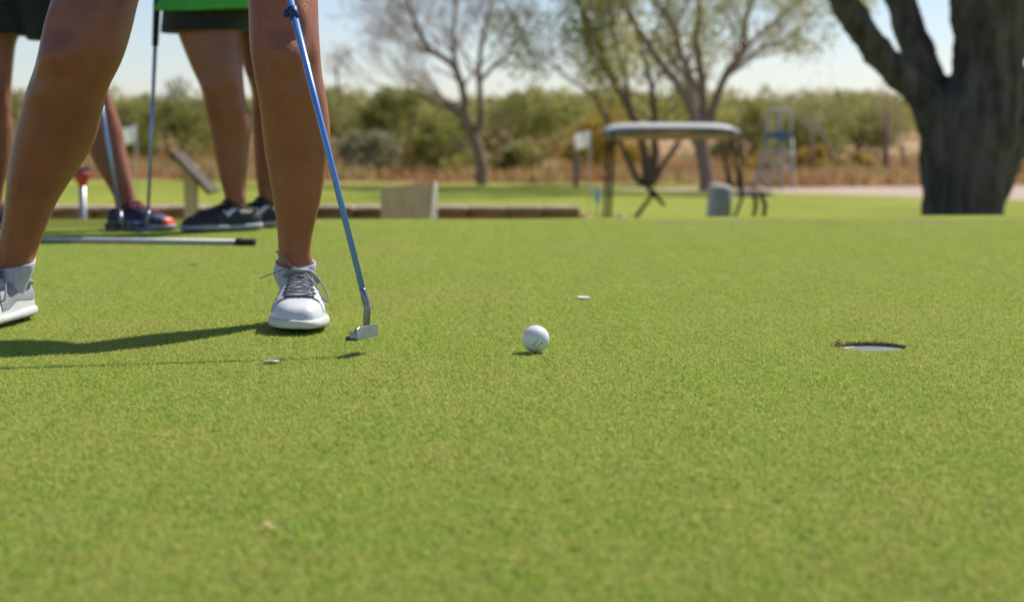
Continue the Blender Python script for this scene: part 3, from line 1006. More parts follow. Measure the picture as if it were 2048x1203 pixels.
def head_mesh(mb, c, face, look=0.0):
    c = Vector(c)
    cf, sf = math.cos(face), math.sin(face)
    rs = []
    for i in range(1, 24):
        p = math.pi * i / 24
        z = math.cos(p)
        row = []
        for a in np.linspace(0, 2 * math.pi, 33)[:-1]:
            x, y = math.cos(a) * math.sin(p), math.sin(a) * math.sin(p)
            rx, ry, rz = .075, .095, .112
            if z < -.2: rx *= 1 + .45 * (z + .2); ry *= 1 + .25 * (z + .2)
            X, Y, Z = x * rx, y * ry, z * rz
            fr = math.exp(-((a - 1.5 * math.pi) / .16) ** 2)
            Y -= fr * (.020 * math.exp(-((z + .15) / .13) ** 2) + .006 * math.exp(-((z + .48) / .06) ** 2))
            for e in (-.35, .35): Y += .008 * math.exp(-((a - 1.5 * math.pi - e) / .13) ** 2 - ((z - .02) / .09) ** 2)
            row.append((c.x + X * cf - Y * sf, c.y + X * sf + Y * cf, c.z + Z))
        rs.append(row)
    mb.add(*rings(rs[::-1]))
    for s_ in (-1, 1):
        X, Y = .076 * s_, .005
        mb.add(*tube([(c.x + X * cf - Y * sf, c.y + X * sf + Y * cf, c.z + .025), (c.x + X * 1.08 * cf - (Y + .01) * sf, c.y + X * 1.08 * sf + (Y + .01) * cf, c.z), (c.x + X * cf - Y * sf, c.y + X * sf + Y * cf, c.z - .03)], [.008, .014, .007], 8))

def remesh(o, vox, smooth=4):
    m = o.modifiers.new('merge', 'REMESH')
    m.mode = 'VOXEL'
    m.voxel_size = vox
    m.use_smooth_shade = True
    s = o.modifiers.new('relax', 'SMOOTH')
    s.iterations = smooth
    s.factor = .5

def ell(cx, cy, z, rx, ry, face=0, zt=0.0):
    c, s = math.cos(face), math.sin(face)
    return [(cx + rx * math.cos(a) * c - ry * math.sin(a) * s, cy + rx * math.cos(a) * s + ry * math.sin(a) * c, z + zt * math.cos(a)) for a in np.linspace(0, 2 * math.pi, 33)[:-1]]

def make_person(label, root, face, legs, hips, chest, neck, head, shoulders, elbows, wrists, grip_axis, m_skin, m_shirt, vox, short_spec, sleeve=True, shirt_hem=None, sweep=0):
    e = empty('person', (root[0], root[1], 0), label, 'person')
    O = np.array([root[0], root[1], 0.0])
    def loc(rs): return [[tuple(np.array(q) - O) for q in r] for r in rs]
    mb = MB()
    for rs in legs: mb.add(*rings(loc(rs)))
    mb.add(*rings(loc(torso_rings(hips, chest, neck, face))))
    mb.add(*tube([Vector(neck) - Vector(O) - Vector((0, 0, .03)), Vector(head) - Vector(O) - Vector((0, 0, .05))], [.052, .05], 16))
    head_mesh(mb, Vector(head) - Vector(O), face)
    for sh, el, wr in zip(shoulders, elbows, wrists):
        sh, el, wr = [Vector(q) - Vector(O) for q in (sh, el, wr)]
        mb.add(*tube([sh, sh.lerp(el, .3), el, el.lerp(wr, .35), wr], [.050, .044, .034, .034, .022], 14))
        hand(mb, wr, (wr - el) * .6 + Vector((0, 0, -.1)), Vector(grip_axis), 1 if sh.x < 0 else -1)
    b = mb.build('body', m_skin, e)
    remesh(b, vox, 2)
    # hair
    hb = MB()
    hc = Vector(head) - Vector(O)
    cf, sf = math.cos(face), math.sin(face)
    rs = []
    for i in range(0, 15):
        p = .02 + math.pi * .62 * i / 14
        row = []
        for a in np.linspace(0, 2 * math.pi, 33)[:-1]:
            X, Y, Z = .084 * math.cos(a) * math.sin(p), .104 * math.sin(a) * math.sin(p) + .012, .122 * math.cos(p)
            if math.sin(a) < -.3: Z = max(Z, .045 + .02 * abs(math.cos(a)))
            row.append((hc.x + X * cf - Y * sf, hc.y + X * sf + Y * cf, hc.z + Z))
        rs.append(row)
    hb.add(*rings(rs, cap=False))
    h = hb.build('hair', M_hair, e)
    h.modifiers.new('thickness', 'SOLIDIFY').thickness = .008
    # shirt
    sb = MB()
    tr = torso_rings(hips, chest, neck, face, .013, False)
    if shirt_hem:
        hz, hx, hy, rx, ry = shirt_hem
        c, s = math.cos(face), math.sin(face)
        tr[1] = ell(hips[0], hips[1], hips[2], rx * .93, ry * .93, face)
        tr[0] = [(hx + rx * math.cos(a) * c - ry * math.sin(a) * s, hy + rx * math.cos(a) * s + ry * math.sin(a) * c, hz + .008 * math.cos(a * 2)) for a in np.linspace(0, 2 * math.pi, 33)[:-1]]
    sb.add(*rings(loc(tr)))
    for sh, el in zip(shoulders, elbows):
        sh, el = Vector(sh) - Vector(O), Vector(el) - Vector(O)
        sb.add(*tube([sh, sh.lerp(el, .55)], [.062, .056], 16))
    o = sb.build('shirt', m_shirt, e)
    remesh(o, max(vox, .008), 3)
    # shorts: pelvis and two legs, each an open tube of cloth
    qb = MB()
    c, s = math.cos(face), math.sin(face)
    for rs in short_spec: qb.add(*rings(loc(rs)))
    o = qb.build('shorts', M_black, e)
    remesh(o, max(vox, .007), 2)
    return e, O

def ell(cx, cy, z, rx, ry, face=0, zt=0.0):
    c, s = math.cos(face), math.sin(face)
    return [(cx + rx * math.cos(a) * c - ry * math.sin(a) * s, cy + rx * math.cos(a) * s + ry * math.sin(a) * c, z + zt * math.cos(a)) for a in np.linspace(0, 2 * math.pi, 33)[:-1]]

M_wleather = mat('white shoe leather', (.80, .81, .83), .33, (.74, .75, .78), 25, 1, .12, 260, coat=.15)
M_wsole = mat('white midsole foam', (.76, .76, .73), .6, (.68, .67, .62), 40, 1, .1, 200)
M_dark = mat('dark outsole rubber', (.02, .02, .022), .7, (.035, .035, .035), 80)
M_greypan = mat('silver grey mesh', (.34, .36, .39), .45, (.26, .28, .31), 200, 1, .3, 700)
M_lace = mat('grey taupe lace', (.33, .31, .30), .85, (.24, .23, .22), 300, 1, .4, 700)
golf = dict(upper=M_wleather, sole=M_wsole, outsole=M_dark, tongue=mat('blue grey tongue', (.30, .35, .42), .8, (.24, .28, .35), 200), eyestay=mat('light grey eyestay', (.62, .64, .67), .5), lace=M_lace, panel=M_greypan)

def golfer():
    # picture-right leg (her left), picture-left leg (her right)
    rr = [(0, 497, 636), (50, 498, 637), (100, 500, 640), (150, 508, 644), (200, 518, 653), (250, 525, 657.5), (300, 532, 656), (350, 540, 650), (400, 547, 642), (450, 554, 629), (490, 556.5, 621), (520, 557, 620), (545, 556, 621)]
    rl = [(0, 107, 272), (42, 96, 264), (83, 85, 253), (112, 76, 244), (137, 69, 232), (166, 60, 214), (187, 54, 204), (229, 43, 191), (270, 30, 177), (312, 20, 160), (353, 15, 137), (395, 11, 112), (416, 9, 102), (457, 4, 87), (480, -1, 79), (518, -5, 64), (545, -6, 62)]
    dep = lambda z: float(np.interp(z, [0, .10, .30, .46, .60], [3.305, 3.3, 3.26, 3.205, 3.24]))
    ar = at(589, 545, 3.3); al = at(28, 545, 3.3)
    hips = Vector((-.555, 3.39, .90))
    LR = leg_rings(rr, dep, R(6), (hips.x + .095, hips.y - .01, .86), foot=(ar.x + .006, 3.295), det=1.7)
    LL = leg_rings(rl, dep, R(-22), (hips.x - .095, hips.y - .01, .86), foot=(al.x - .018, 3.300), det=1.7)
    gtop = PB + PD * .80
    grip2 = PB + PD * .70
    chest = (-.50, 3.19, 1.20)
    e, O = make_person('golfer in white golf shoes and black shorts putting with bare tanned legs wide apart', (-.58, 3.3), 0.0, [LR, LL], hips, chest, (-.47, 3.07, 1.36), (-.45, 2.99, 1.47),
                       [(-.66, 3.13, 1.30), (-.32, 3.13, 1.28)], [(-.66, 2.99, 1.05), (-.26, 2.99, 1.03)], [tuple(gtop + Vector((-.05, .10, .05))), tuple(grip2 + Vector((.04, .11, .07)))], tuple(PD),
                       M_skin, mat('grey shirt knit', (.35, .37, .42), .8), .0055,
                       [[ell(hips.x, hips.y, 1.0, .15, .10), ell(hips.x, hips.y, .9, .185, .13), ell(hips.x, hips.y, .80, .19, .14)],
                        [ell(hips.x + .095, hips.y - .01, .88, .105, .12), ell(hips.x + .13, hips.y - .07, .70, .108, .115), ell(hips.x + .14, hips.y - .09, .64, .112, .118)],
                        [ell(hips.x - .095, hips.y - .01, .88, .105, .12), ell(hips.x - .13, hips.y - .07, .70, .108, .115), ell(hips.x - .14, hips.y - .09, .64, .112, .118)]])
    # socks
    for (rows, a, fc) in ((LR, ar, R(6)), (LL, al, R(-22))):
        rs = []
        base = [r for r in rows if .034 < r[0][2] < .112]
        for i, r in enumerate(base[1:]):
            q = np.array(r); c = q.mean(0)
            k = float(np.interp(r[0][2], [.034, .075, .112], [1.06, 1.07, 1.10]))
            z_ = r[0][2]
            rs.append([tuple(c + (p - c) * np.array([k * (1 + .010 * (j % 2)), k * (1 + .010 * (j % 2)), 1]) + np.array([0, 0, .010 * math.sin(2 * math.pi * j / len(q))]) - O) for j, p in enumerate(q)])
        # rolled upper hem
        last = np.array(rs[-1]); c = last.mean(0)
        rs.append([tuple(c + (p - c) * .99 + np.array([0, 0, .004])) for p in last])
        rs.append([tuple(c + (p - c) * .93 + np.array([0, 0, .003])) for p in last])
        MB().add(*rings(rs, cap=False)).build('sock', M_sock, e)
    up, T = make_shoe(e, (ar.x - O[0] + .008, 3.295 - O[1], 0), R(180 + 7), 1, golf, 1.02, roll=R(-1), pitch=R(.3), laces='golf', lift=.001)
    up, T = make_shoe(e, (al.x - O[0] - .018, 3.310 - O[1], 0), R(180 - 15), -1, golf, 1.02, roll=R(-2), laces='golf', lift=.002)
golfer()

def bg_people():
    # ---- green shirt golfer, facing left of the camera
    rows = [(62, 356, 478), (83, 364, 478), (104, 372, 481), (130, 382, 484), (166, 399, 486), (200, 407, 489), (229, 414, 494), (250, 418, 495), (290, 424, 494), (330, 433, 492), (360, 440, 490), (385, 448, 490), (405, 452, 491)]
    d1 = lambda z: float(np.interp(z, [0, .1, .3, .47, .7], [6.12, 6.12, 6.1, 6.04, 6.08]))
    a1 = at(472, 405, 6.12)
    L1 = leg_rings(rows, d1, R(-25), (-.88, 6.16, .86), foot=(a1.x, 6.12), det=1.3)
    rows2 = [(62, 478, 600), (104, 482, 592), (130, 487, 586), (166, 500, 583), (200, 505, 585), (250, 504, 584), (290, 506, 582), (330, 509, 574), (360, 513, 562), (385, 517, 556), (405, 518, 556)]
    d2 = lambda z: float(np.interp(z, [0, .1, .3, .47, .7], [6.32, 6.32, 6.3, 6.24, 6.24]))
    a2 = at(537, 405, 6.32)
    L2 = leg_rings(rows2, d2, R(-25), (-.80, 6.24, .86), foot=(a2.x, 6.32), det=1.3)
    hips = (-.86, 6.2, .92)
    hemz = at(410, 62, 6.08).z
    sh = at(400, 20, 5.98)
    e, O = make_person('golfer in bright green shirt, black shorts and black sneakers beside a pale putter', (-.88, 6.2), R(-25), [L1, L2], hips, (-.87, 6.18, 1.24), (-.87, 6.16, 1.40), (-.88, 6.13, 1.52),
                       [(-1.05, 6.12, 1.33), (-.70, 6.26, 1.33)], [(-1.16, 6.02, 1.10), (-.70, 6.18, 1.05)], [(-1.20, 6., .92), (-.90, 6., .98)], (0, 0, 1),
                       M_skin2, M_greens, .009,
                       [[ell(-.86, 6.2, 1.0, .15, .11), ell(-.86, 6.2, .9, .18, .13), ell(-.86, 6.2, .78, .20, .14)],
                        [ell(-.93, 6.16, .88, .115, .12), ell(-.985, 6.09, .74, .150, .145), ell(-1.0, 6.085, hemz - .004, .145, .145, 0, .004)],
                        [ell(-.80, 6.24, .88, .11, .12), ell(-.79, 6.24, .74, .112, .12), ell(-.79, 6.24, hemz + .04, .112, .12)]],
                       shirt_hem=(sh.z + .002, -.935, 6.12, .245, .225))
    up_m = mat('black running shoe mesh', (.018, .019, .022), .75, (.05, .05, .055), 120, 1, .3, 400)
    blk = dict(upper=up_m, sole=mat('pale grey foam', (.42, .44, .48), .6), outsole=M_dark, tongue=up_m, eyestay=up_m, lace=M_grip, panel=mat('black shoe overlay', (.02, .02, .024), .6, (.04, .04, .045), 90))
    wht = mat('white shoe mark', (.75, .76, .76), .5)
    for (a, y, yaw, s_, sd) in ((a1, 6.12, -58, 1.05, 1), (a2, 6.32, -58, 1.05, -1)):
        up, T = make_shoe(e, (a.x - O[0] + .01, y - O[1], 0), R(180 + yaw), sd, blk, s_, laces='run', kind='run')
        # curved tick mark on the side that faces the camera
        side_th = (lambda t: t * math.pi) if sd == -1 else (lambda t: (1 - t) * math.pi)
        pts = []
        for i in range(12):
            k = i / 11
            u = .26 + .30 * k
            mid = .10 + .26 * (1 - k) ** 1.2 * 0 + .05 + .20 * abs(k - .72) / .72 if k < .72 else .15 + .20 * (k - .72) / .28
            wdt = .055 * math.sin(math.pi * min(.97, .12 + k * .85)) + .004
            pts.append((u, mid - wdt, mid + wdt))
        shoe_decal(up, sd, pts, side_th, wht, 'tick_mark')
    # ---- dark shirted golfer at the left edge, striding
    rowsB = [(190, 160, 222), (216, 168, 228), (240, 174, 238), (258, 177, 245), (290, 181, 250), (312, 186, 254), (335, 195, 258), (353, 206, 262), (375, 219, 266), (391, 228, 268), (405, 232, 270)]
    dB = lambda z: float(np.interp(z, [0, .1, .3, .45], [6.18, 6.18, 6.18, 6.16]))
    aB = at(251, 405, 6.18)
    # knee bent: thigh runs up and left to the hip
    LB = leg_rings(rowsB, dB, R(40), (-1.555, 6.22, .80), foot=(aB.x, 6.18), knee=.46, det=1.2)
    rowsA = [(80, -50, 31), (120, -46, 26), (160, -45, 23), (187, -44, 21), (230, -46, 21), (258, -50, 26), (290, -52, 25), (312, -52, 22), (350, -50, 14), (380, -48, 6), (405, -46, -2)]
    dA = lambda z: float(np.interp(z, [0, .1, .3, .47, .7], [6.28, 6.28, 6.26, 6.22, 6.24]))
    aA = at(-24, 405, 6.28)
    LA = leg_rings(rowsA, dA, R(30), (-1.66, 6.26, .84), foot=(aA.x, 6.28), knee=.47, det=1.2)
    hz = at(30, 70, 6.24).z
    e, O = make_person('golfer in black shorts at the edge of the photo with navy and orange shoe', (-1.58, 6.24), R(35), [LA, LB], (-1.60, 6.24, .90), (-1.60, 6.22, 1.22), (-1.59, 6.2, 1.38), (-1.57, 6.16, 1.50),
                       [(-1.76, 6.16, 1.31), (-1.46, 6.3, 1.31)], [(-1.74, 6.02, 1.08), (-1.38, 6.14, 1.06)], [(-1.50, 5.98, .96), (-1.47, 6.02, .90)], (.2, 0, 1),
                       M_skin2, M_shirtb, .009,
                       [[ell(-1.60, 6.24, 1.0, .15, .11), ell(-1.60, 6.24, .9, .18, .13), ell(-1.60, 6.24, .76, .19, .14)],
                        [ell(-1.66, 6.26, .88, .11, .12), ell(-1.67, 6.26, .74, .11, .12), ell(-1.675, 6.25, hz, .110, .12)],
                        [ell(-1.555, 6.23, .86, .115, .12), ell(-1.53, 6.22, .74, .115, .12), ell(-1.50, 6.21, hz - .02, .112, .115)]])
    nav = mat('navy shoe knit', (.03, .04, .09), .7, (.07, .07, .14), 90, 1, .3, 300)
    sh_m = dict(upper=nav, sole=mat('lilac grey foam', (.40, .40, .50), .6), outsole=M_dark, tongue=M_grip, eyestay=nav, lace=mat('pink lace', (.45, .05, .15), .7), panel=mat('dark navy overlay', (.015, .02, .045), .6))
    orange = mat('orange rubber toe', (.85, .10, .02), .5, (.75, .08, .02), 40)
    for (a, y, yaw, sd) in ((aB, 6.18, 62, -1), (aA, 6.28, 50, 1)):
        up, T = make_shoe(e, (a.x - O[0], y - O[1], 0), R(180 + yaw), sd, sh_m, 1.0, laces='run', kind='run')
        v, f = shoe_grid(np.linspace(.935, 1.0, 8), np.linspace(0, math.pi, 20), .0025, sd)
        MB().add(v, f).build('toe_cap', orange, up)
        v, f = shoe_grid(np.linspace(.16, .30, 6), np.linspace((.15 if sd == 1 else .60) * math.pi, (.40 if sd == 1 else .85) * math.pi, 6), .003, sd)
        MB().add(v, f).build('pink_panel', mat('pink knit', (.50, .05, .14), .7), up)
bg_people()

# ------------------------------------------------------------------ low stone edging, box, sign, ball washer just behind the green
M_block = mat('brown split block', (.27, .14, .095), .95, (.38, .22, .16), 14, 1, .8, 40)
M_cap = mat('pale cap stone', (.42, .30, .23), .9, (.52, .38, .30), 10, 1, .5, 40)
M_wood = mat('weathered grey wood', (.56, .39, .28), .9, (.70, .52, .39), 12, 1, .6, 30, stretch=(6, 6, .4))
M_woodd = mat('dark weathered board', (.085, .06, .042), .85, (.13, .10, .075), 12, 1, .5, 30, stretch=(1, 6, 1))

def edging():
    y0 = 18.0 * K
    zt = at(600, 412, y0).z
    xr = at(1160, 412, y0).x
    xl = at(-260, 412, y0).x
    e = empty('retaining_wall', (xl, y0, zt), 'low brown block retaining wall with pale cap stones behind the green', 'wall')
    rnd = random.Random(5)
    bw, bh, capH = .24, .085, .020
    n = int(round((xr - xl) / bw))
    bw = (xr - xl) / n
    protos = []
    def piece(nm, size, m, seed):
        r = random.Random(seed)
        v, f = box((0, 0, 0), size, None, .008)
        v = [(a + r.uniform(-.004, .004), b + r.uniform(-.006, .006), c + r.uniform(-.002, .002)) for a, b, c in v]
        o = MB().add(v, f).build(nm, m, e, smooth=False)
        return o
    caps = [piece('cap_stone', (bw - .004, .26, capH), M_cap, k) for k in range(3)]
    blks = [piece('block', (bw - .006, .10, bh - .006), M_block, 10 + k) for k in range(4)]
    used = set()
    def place(lst, x, y, z):
        i = rnd.randrange(len(lst))
        o = lst[i]
        if id(o) in used:
            o = o.copy(); COL.objects.link(o); o.parent = e
        used.add(id(o))
        o.location = (x, y, z)
        o.rotation_euler = (0, 0, rnd.uniform(-.012, .012))
    for k in range(len(caps)): place([caps[k]], bw * (k + .5), 0, -capH / 2)
    for k in range(len(blks)): place([blks[k]], bw * (k + .5), .02, -capH - bh / 2)
    for k in range(len(caps), n): place(caps, bw * (k + .5), 0, -capH / 2 + rnd.uniform(-.003, .003))
    for row in range(6):
        for k in range(n):
            if row == 0 and k < len(blks): continue
            place(blks, bw * (k + .5) + (bw / 2 if row % 2 else 0), .02 + rnd.uniform(-.008, .008), -capH - bh * (row + .5) - .001)
    # earth core behind the blocks
    mb = MB().add(*box((bw * n / 2, .16, -.372), (bw * n, .20, .70)))
    mb.build('core', M_block, e, smooth=False)
    # sloping rubble end
    rb = MB()
    r = random.Random(8)
    for k in range(60):
        t = r.random()
        x = bw * n + .2 + t * .75
        z = -.06 - t * .30 - r.random() * .05
        s = r.uniform(.05, .11)
        v, f = box((x, r.uniform(-.1, .3), z), (s * 1.3, s, s), Matrix.Rotation(r.uniform(0, 3), 3, 'Z') @ Matrix.Rotation(r.uniform(-.5, .5), 3, 'X'), s * .22)
        rb.add(v, f)
    o = rb.build('rubble_slope', M_cap, smooth=True)
    o.location = (xl, y0, zt)
    meta(o, 'heap of pale rubble sloping down from the end of the retaining wall', 'rubble', kind='stuff')
    sl = MB()
    L0 = bw * n
    sl.add([(L0 + .02, -.1, -.06), (L0 + 1.2, -.1, -.60), (L0 + 1.2, -.1, -1.0), (L0 + .02, -.1, -1.0), (L0 + .02, .4, -.06), (L0 + 1.2, .4, -.60), (L0 + 1.2, .4, -1.0), (L0 + .02, .4, -1.0)],
           [(0, 3, 2, 1), (4, 5, 6, 7), (0, 1, 5, 4), (1, 2, 6, 5), (3, 0, 4, 7), (2, 3, 7, 6)])
    o = sl.build('earth_bank', M_block, smooth=False)
    o.location = (xl, y0, zt)
    meta(o, kind='structure')
edging()

def wood_box():
    y0 = 17.2 * K
    a = at(761, 374, y0); b = at(868, 364, y0)
    zb = float(gz(0, y0)) - .03
    W = b.x - a.x
    e = empty('wooden_box', (a.x, y0, zb), 'weathered wooden bin with vertical boards in front of the block wall', 'wooden bin')
    ztl, ztr = a.z - zb, b.z - zb
    nb = 7
    depth = .34
    lean = .12
    def plank(x0, x1, t0, t1, nm='plank'):
        # front face plank, top follows the slope, bottom leans inward at the right
        h0, h1 = ztl + (ztr - ztl) * t0, ztl + (ztr - ztl) * t1
        sh0, sh1 = -lean * t0 ** 2 * 1.0, -lean * t1 ** 2 * 1.0
        v = [(x0 + sh0, 0, 0), (x1 + sh1 - .004, 0, 0), (x1 - .004, 0, h1), (x0, 0, h0), (x0 + sh0, .022, 0), (x1 + sh1 - .004, .022, 0), (x1 - .004, .022, h1), (x0, .022, h0)]
        f = [(0, 1, 2, 3), (7, 6, 5, 4), (0, 4, 5, 1), (3, 2, 6, 7), (0, 3, 7, 4), (1, 5, 6, 2)]
        return MB().add(v, f).build(nm, M_wood, e, smooth=False)
    for k in range(nb): plank(W * k / nb, W * (k + 1) / nb, k / nb, (k + 1) / nb)
    # side boards, slightly splayed right; sunlit brightness is put into their pale colour
    Mside = mat('boards with sunlight in colour', (.80, .72, .62), .9, (.84, .77, .68), 12, 1, .5, 30, stretch=(6, 6, .4))
    for k in range(4):
        t0, t1 = k / 4, (k + 1) / 4 - .02
        def q(t, top):
            return (W + .004 + .012 * t if top else W - lean + .004 + (lean + .014) * t, .004 + .11 * t, ztr if top else 0)
        v = [q(t0, 0), q(t1, 0), q(t1, 1), q(t0, 1)]
        v += [(p[0] - .008, p[1] + .018, p[2]) for p in v]
        f = [(0, 1, 2, 3), (7, 6, 5, 4), (0, 4, 5, 1), (3, 2, 6, 7), (0, 3, 7, 4), (1, 5, 6, 2)]
        MB().add(v, f).build('plank', Mside, e, smooth=False)
    MB().add(*box((W * .42, depth - .02, ztl * .48), (W * .8, .02, ztl * .9))).build('back_board', M_wood, e, smooth=False)
    MB().add(*box((.011, .024 + depth / 2, ztl * .48), (.02, depth - .06, ztl * .9))).build('side_board', M_wood, e, smooth=False)
wood_box()

def tilted_sign():
    y0 = 17.0 * K
    g = float(gz(0, y0)) - .03
    t = at(381, 330, y0)
    e = empty('tilted_sign', (t.x, y0, g), 'tilted dark sign board on a wide wooden post beyond the sneakers', 'sign')
    w = .072
    top = t.z - g
    MB().add(*box((0, 0, top / 2), (w, .08, top), None, .004)).build('post', M_wood, e, smooth=False)
    a = at(357, 306, y0) - Vector((t.x, 0, g)); b = at(431, 384, y0) - Vector((t.x, 0, g))
    d = Vector((b.x - a.x, 0, b.z - a.z)); L_ = d.length
    ang = math.atan2(d.z, d.x)
    c = Vector(((a.x + b.x) / 2, -.06, (a.z + b.z) / 2))
    MB().add(*box(c, (L_, .34, .026), Matrix.Rotation(-ang, 3, 'Y'), .004)).build('board', M_woodd, e, smooth=False)
tilted_sign()

def ball_washer():
    y0 = 16.0 * K
    g = float(gz(0, y0)) - .03
    t = at(166, 437, y0)
    e = empty('ball_washer', (t.x, y0, g), 'red ball washer on a grey metal post seen between the two left legs', 'ball washer')
    Mr = mat('red enamel', (.45, .03, .03), .4, (.36, .03, .03), 20)
    h = lambda py: at(166, py, y0).z - g
    MB().add(*tube([(0, 0, 0), (0, 0, h(372))], .020, 14)).build('post', mat('galvanised post', (.42, .44, .47), .4, (.34, .36, .4), 20, 1, metal=.6), e)
    MB().add(*tube([(0, 0, h(380)), (0, 0, h(372)), (0, 0, h(352)), (0, 0, h(346)), (0, 0, h(343))], [.012, .020, .046, .048, .036], 18)).build('washer_body', Mr, e)
    MB().add(*tube([(-.042, 0, h(341)), (.046, 0, h(337))], .013, 10)).build('lid', mat('dark grey lid', (.10, .11, .12), .5), e)
    MB().add(*tube([(.02, 0, h(338)), (.04, 0, h(330))], [.006, .010], 8)).build('handle', Mr, e)
ball_washer()

# ------------------------------------------------------------------ golf cart beyond the rise
def golf_cart():
    y0 = 30.0 * K
    g = float(gz(3, y0))
    o0 = at(1340, 300, y0)
    ox = o0.x
    e = empty('golf_cart', (ox, y0, g), 'golf cart with pale canopy roof parked below the far edge of the green', 'golf cart')
    def P(px, py, dy=0.0):
        q = at(px, py, y0)
        return Vector((q.x - ox, dy, q.z - g))
    Mroof = mat('pale grey roof plastic', (.50, .50, .50), .6, (.44, .44, .44), 6)
    Mblk = mat('black powder coat', (.015, .015, .015), .85, (.03, .03, .03), 20)
    Mtan = mat('tan headliner', (.74, .50, .40), .8, (.68, .45, .36), 10)
    Mbody = mat('dark green cart body', (.02, .05, .035), .3, (.03, .06, .04), 10, coat=.5)
    Mseat = mat('grey vinyl seat', (.42, .41, .40), .7, (.36, .35, .34), 20)
    hw = .56
    # roof: crowned shell
    rs = []
    for i in range(25):
        t = i / 24
        px_ = 1207 + (1470 - 1207) * t
        edge = 1 - abs(2 * t - 1) ** 5
        ztop = P(px_, 259 - 11 * edge ** .6).z
        zbot = P(px_, 262 + 4 * (1 - edge)).z
        w_ = hw * (.80 + .20 * (1 - abs(2 * t - 1) ** 4))
        x = P(px_, 260).x
        row = [(x, -w_, zbot), (x, -w_ - .01, (zbot + ztop) / 2 - .01), (x, -w_ * .93, ztop - .015), (x, -w_ * .5, ztop), (x, 0, ztop + .012), (x, w_ * .5, ztop), (x, w_ * .93, ztop - .015), (x, w_ + .01, (zbot + ztop) / 2 - .01), (x, w_, zbot), (x, w_ * .9, zbot + .012), (x, -w_ * .9, zbot + .012)]
        rs.append(row)
    MB().add(*rings(rs)).build('roof', Mroof, e)
    a, b = P(1216, 268), P(1462, 268)
    for sg in (-1, 1):
        MB().add(*tube([P(1209, 270, sg * (hw - .005)), P(1222, 264, sg * (hw + .005)), P(1280, 259, sg * (hw + .005)), P(1340, 258, sg * (hw + .005)), P(1410, 259, sg * (hw + .005)), P(1455, 263, sg * (hw + .005)), P(1468, 271, sg * (hw - .005))], .021, 8)).build('roof_rail', mat('slate trim', (.12, .15, .20), .5), e)
    MB().add(*box(((a.x + b.x) / 2, .20, a.z - .022), (b.x - a.x - .06, .9, .075), None, .01)).build('headliner', Mtan, e)
    # posts
    for sg in (-1, 1):
        dy = sg * .50
        MB().add(*tube([P(1222, 268, dy), P(1219, 340, dy), P(1214, 432, dy), P(1208, 460, dy)], .018, 10)).build('front_post', Mblk, e)
        MB().add(*tube([P(1452, 268, dy), P(1463, 340, dy), P(1472, 392, dy), P(1462, 420, dy), P(1452, 440, dy)], .017, 10)).build('rear_post', Mblk, e)
        MB().add(*tube([P(1466, 268, dy * .96), P(1471, 340, dy * .96), P(1473, 385, dy * .96)], .012, 10)).build('rear_brace', Mblk, e)
    # steering
    wc = P(1303, 385, -.26)
    c1, c2 = P(1268, 432, -.26), P(1303, 385, -.26)
    st = MB().add(*tube([P(1255, 455, -.26), c1, c2], [.026, .022, .018], 10))
    st.build('steering_column', Mblk, e)
    ax = Vector((38, 0, -40)).normalized()
    wheel = [wc + ax * (.165 * math.cos(q)) + Vector((0, 1, 0)) * (.165 * math.sin(q)) for q in np.linspace(0, 2 * math.pi, 33)]
    mb = MB().add(*tube(wheel, .016, 8))
    for q in (.6, 2.5, 4.7): mb.add(*tube([wc, wc + ax * (.165 * math.cos(q)) + Vector((0, 1, 0)) * (.165 * math.sin(q))], .014, 6))
    mb.add(*tube([wc - Vector((.02, 0, .02)), wc + Vector((.025, 0, .02))], .04, 12))
    mb.build('steering_wheel', Mblk, e)
    # seat back and seat
    q0, q1 = P(1424, 380), P(1452, 430)
    MB().add(*box(((q0.x + q1.x) / 2, 0, (q0.z + .42) / 2 + .16), (q1.x - q0.x, 1.0, q0.z - .62), Matrix.Rotation(R(4), 3, 'Y'), .035)).build('seat_back', Mseat, e)
    MB().add(*box((P(1390, 450).x, 0, .70), (.48, 1.0, .12), None, .04)).build('seat', Mseat, e)
    # rear rack and bag support
    rp = MB()
    q = P(1500, 388)
    rs = []
    for px_, t_ in ((1470, .010), (1490, .014), (1505, .022), (1520, .020), (1534, .006)):
        c = P(px_, 388 - (px_ - 1470) * .05)
        rs.append([(c.x, -.42, c.z - t_), (c.x, .42, c.z - t_), (c.x, .42, c.z + t_ * .6), (c.x, -.42, c.z + t_ * .6)])
    MB().add(*rings(rs)).build('rear_rack', Mblk, e, smooth=False)
    for sg in (-1, 1): MB().add(*tube([P(1514, 391, sg * .36), P(1521, 405, sg * .36), P(1519, 425, sg * .36), P(1505, 470, sg * .36)], [.022, .024, .022, .02], 8)).build('rack_strut', Mblk, e)
    # lower body (mostly below the rise)
    xF, xR = P(1150, 400).x, P(1560, 400).x
    prof = [(xF, .30), (xF + .02, .52), (xF + .12, .70), (xF + .30, .80), (xF + .40, .78), (xF + .48, .34), (xR - .95, .32), (xR - .90, .62), (xR - .50, .66), (xR - .06, .60), (xR, .40), (xR - .02, .28), (xF + .1, .24)]
    rs = [[(x, y_, z) for x, z in prof] for y_ in (-.55, -.50, .50, .55)]
    for i in (0, 3): rs[i] = [(x * .99, y_, z * .985 + .004) for x, y_, z in rs[i]]
    rs = [[(x, y_, z - .08) for x, y_, z in r] for r in rs]
    MB().add(*rings(rs)).build('body', Mbody, e, smooth=False)
    Mty = mat('tyre rubber', (.02, .02, .02), .85); Mrim = mat('wheel rim', (.5, .5, .5), .4, metal=.8)
